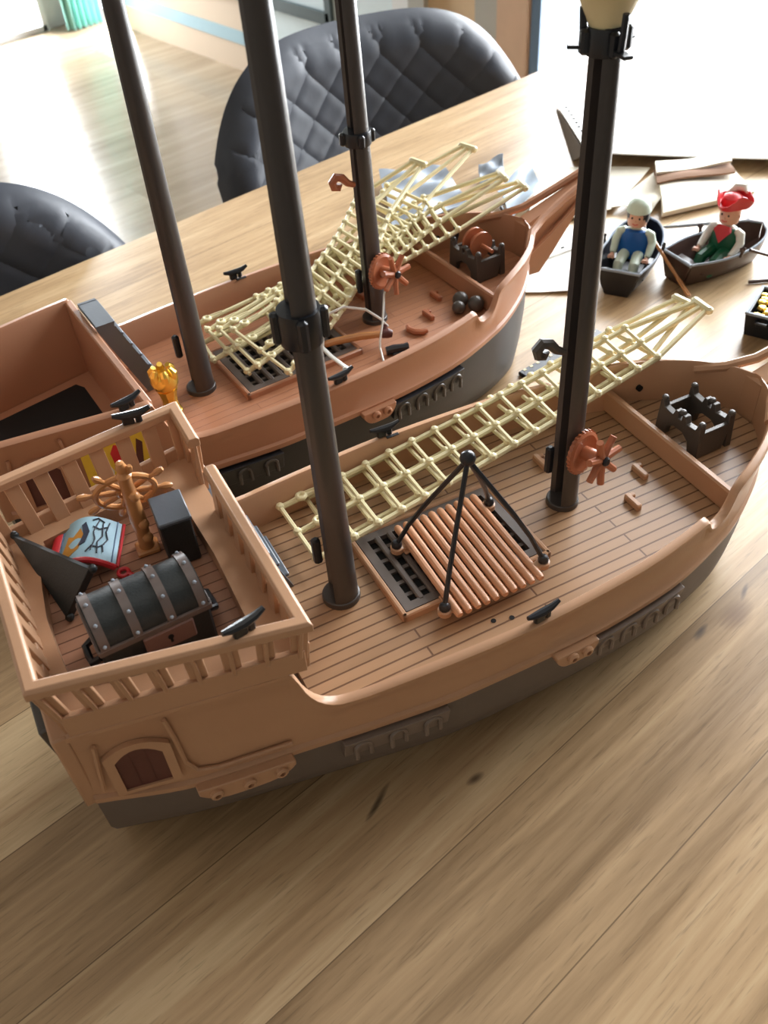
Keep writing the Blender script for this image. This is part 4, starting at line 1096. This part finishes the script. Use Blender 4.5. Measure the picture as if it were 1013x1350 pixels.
def fold3(a, b):
    p = lerp(lerp(Vector((-.075, .065, 0)), Vector((.145, .005, 0)), a), lerp(Vector((-.03, .125, 0)), Vector((.185, .055, 0)), a), b)
    return p + Vector((0, 0, .052 + .003 * sin(a * 6 + 2)))
MB().shell(fold3, 20, 10, .006).build('upper_fold', CANVAS, fc)
sheet('white_card', 'white card on the table under the farther ship bow', 'card', ((1.165, 1.660), (1.345, 1.875), (1.50, 1.835), (1.275, 1.595)), PAPER, .002, .004, None, 12, .6)
ps = thing('perforated_strip', 'white perforated strip with dark dots on the white card', 'strip', TAB, (1.335, 1.765, .0075), radians(4))
MB().rbox((0, 0, .003), (.20, .022, .006), .0015).build('strip', PAPER, ps)
for k in range(5): MB().rbox((-.08 + .04 * k, .006, .0066), (.010, .006, .0012), .0004).build('slot', HOLE, ps)
bs = thing('black_ladder_strip', 'black perforated strip lying on the table between the two ships', 'strip', TAB, (1.10, 1.388, 0), radians(11))
MB().rbox((0, 0, .005), (.25, .030, .010), .002).build('strip', BLACK, bs)
for k in range(12):
    MB().rbox((-.11 + .02 * k, .009, .0104), (.008, .006, .0012), .0004).build('slot', CREAM, bs)
fpk = sheet('clear_plastic_piece', 'pale bluish clear plastic piece beyond the farther ship bow', 'plastic piece', ((1.36, 2.00), (1.40, 2.13), (1.56, 2.20), (1.50, 2.05)), FROST, .003, .02, None, 14, 1.4, TAB, (0, .02, .03, .02))
MB().torus((-.045, -.055, .012), .045, .005, None, 24, 8, 0, pi).build('rim', BLACK, fpk)
sheet('grey_blue_sail', 'crumpled grey blue sail under the rope ladder tips beyond the farther ship', 'sail', ((1.05, 2.10), (1.17, 2.42), (1.36, 2.36), (1.30, 2.12)), SILVER, .002, .03, 'grey blue sails', 16, 3, TAB, (0, .02, .01, 0), 5)
sheet('grey_blue_sail', 'small grey blue scrap of sail left of the clear plastic piece', 'sail', ((1.40, 2.22), (1.45, 2.31), (1.53, 2.30), (1.47, 2.20)), SILVER, .002, .02, 'grey blue sails', 10, 2, TAB, (0, .01, .03, 0), 4)
sp = MB().lathe([(.012, 0), (.016, .002), (.016, .012), (.011, .015), (.011, .022), (.004, .024), (0, .024)], (0, 0, 0), None, 14).build('white_spool', WHITE); tag(put(sp, TAB, (1.365, 1.885, .012)), 'small white spool on the table just under the farther ship beak', 'spool')
bk_ = MB().tube([(-.03, -.006, .006), (0, 0, .008), (.03, .004, .006)], [.005, .008, .006], 8).build('dark_fitting', BLACK); tag(put(bk_, TAB, (1.375, 1.925, .012), .3), 'small dark fitting on the table beside the white spool', 'fitting')
cn = MB()
for k in range(6): cn.torus((-.03 + .012 * k, .004 * sin(k * 2), .006), .006, .0022, rot('X', 25 if k % 2 else -25), 12, 6)
o_ = cn.build('toy_chain', BLACK); tag(put(o_, TAB, (1.845, 1.635, .0)), 'little black chain behind the bow of the brown rowboat', 'chain')
ck = MB().tube([(-.02, 0, .006), (0, .008, .012), (.02, 0, .006)], [.005, .008, .005], 8).build('dark_clip', BLACK); tag(put(ck, TAB, (1.80, 1.55, .0)), 'small dark clip on the table right of the brown rowboat', 'clip')

# ------------------------------------------------------------------ chairs
CHAIRM = plastic('quilted_grey_cover', (58, 62, 71), .46, .3, .06, 9)
METAL = plastic('black_chair_metal', (30, 30, 32), .4, .1)
def chair(label, p, rz, top=.17, ws=1.0):
    t = thing('dining_chair', label, 'chair', ROOM, (p[0], p[1], FZ), rz, 'quilted dining chairs')
    zb, B0 = -.80 - FZ, FZ
    def sh(i, j):
        s_ = 2 * i - 1; tt_ = j
        ztop = top - .30 * abs(s_) ** 5
        z = -.80 + (ztop + .80) * tt_
        w = ws * (.46 + .18 * (1 - (1 - tt_) ** 2))
        x = s_ * w
        y = .10 * (z + .8) - .24 * s_ * s_ * (1 - .25 * tt_) + .0
        e = min(1 - abs(s_), 1 - tt_) 
        pq = .165
        q1 = (x + z * 1.05) / pq; q2 = (x - z * 1.05) / pq
        d_ = min(abs(q1 - round(q1)), abs(q2 - round(q2)))
        puff = .014 * min(1, d_ * 5.5) ** .5 if e > .03 else .008
        y += -puff + (.05 * max(0, 1 - e / .05) ** 2)
        return (x, y, z - FZ)
    MB().shell(lambda a, b: sh(1 - a, b), 150, 110, .07).build('backrest', CHAIRM, t, smooth=60)
    MB().rbox((0, -.55, -.84 - FZ), (1.1, 1.05, .16), .05).build('seat', CHAIRM, t, bevel=.02)
    for sx in (-1, 1):
        for sy in (-.15, -.95):
            MB().tube([(sx * .34, -.55 + (sy + .55) * .7, -.92 - FZ), (sx * .56, sy, 0)], .03, 10).build('leg', METAL, t)
chair('quilted dark grey chair pushed to the table behind the farther ship masts', (2.275, 2.73), radians(-14), .135, .92)
chair('quilted dark grey chair at the left picture edge', (.40, 2.53), 0, .14)
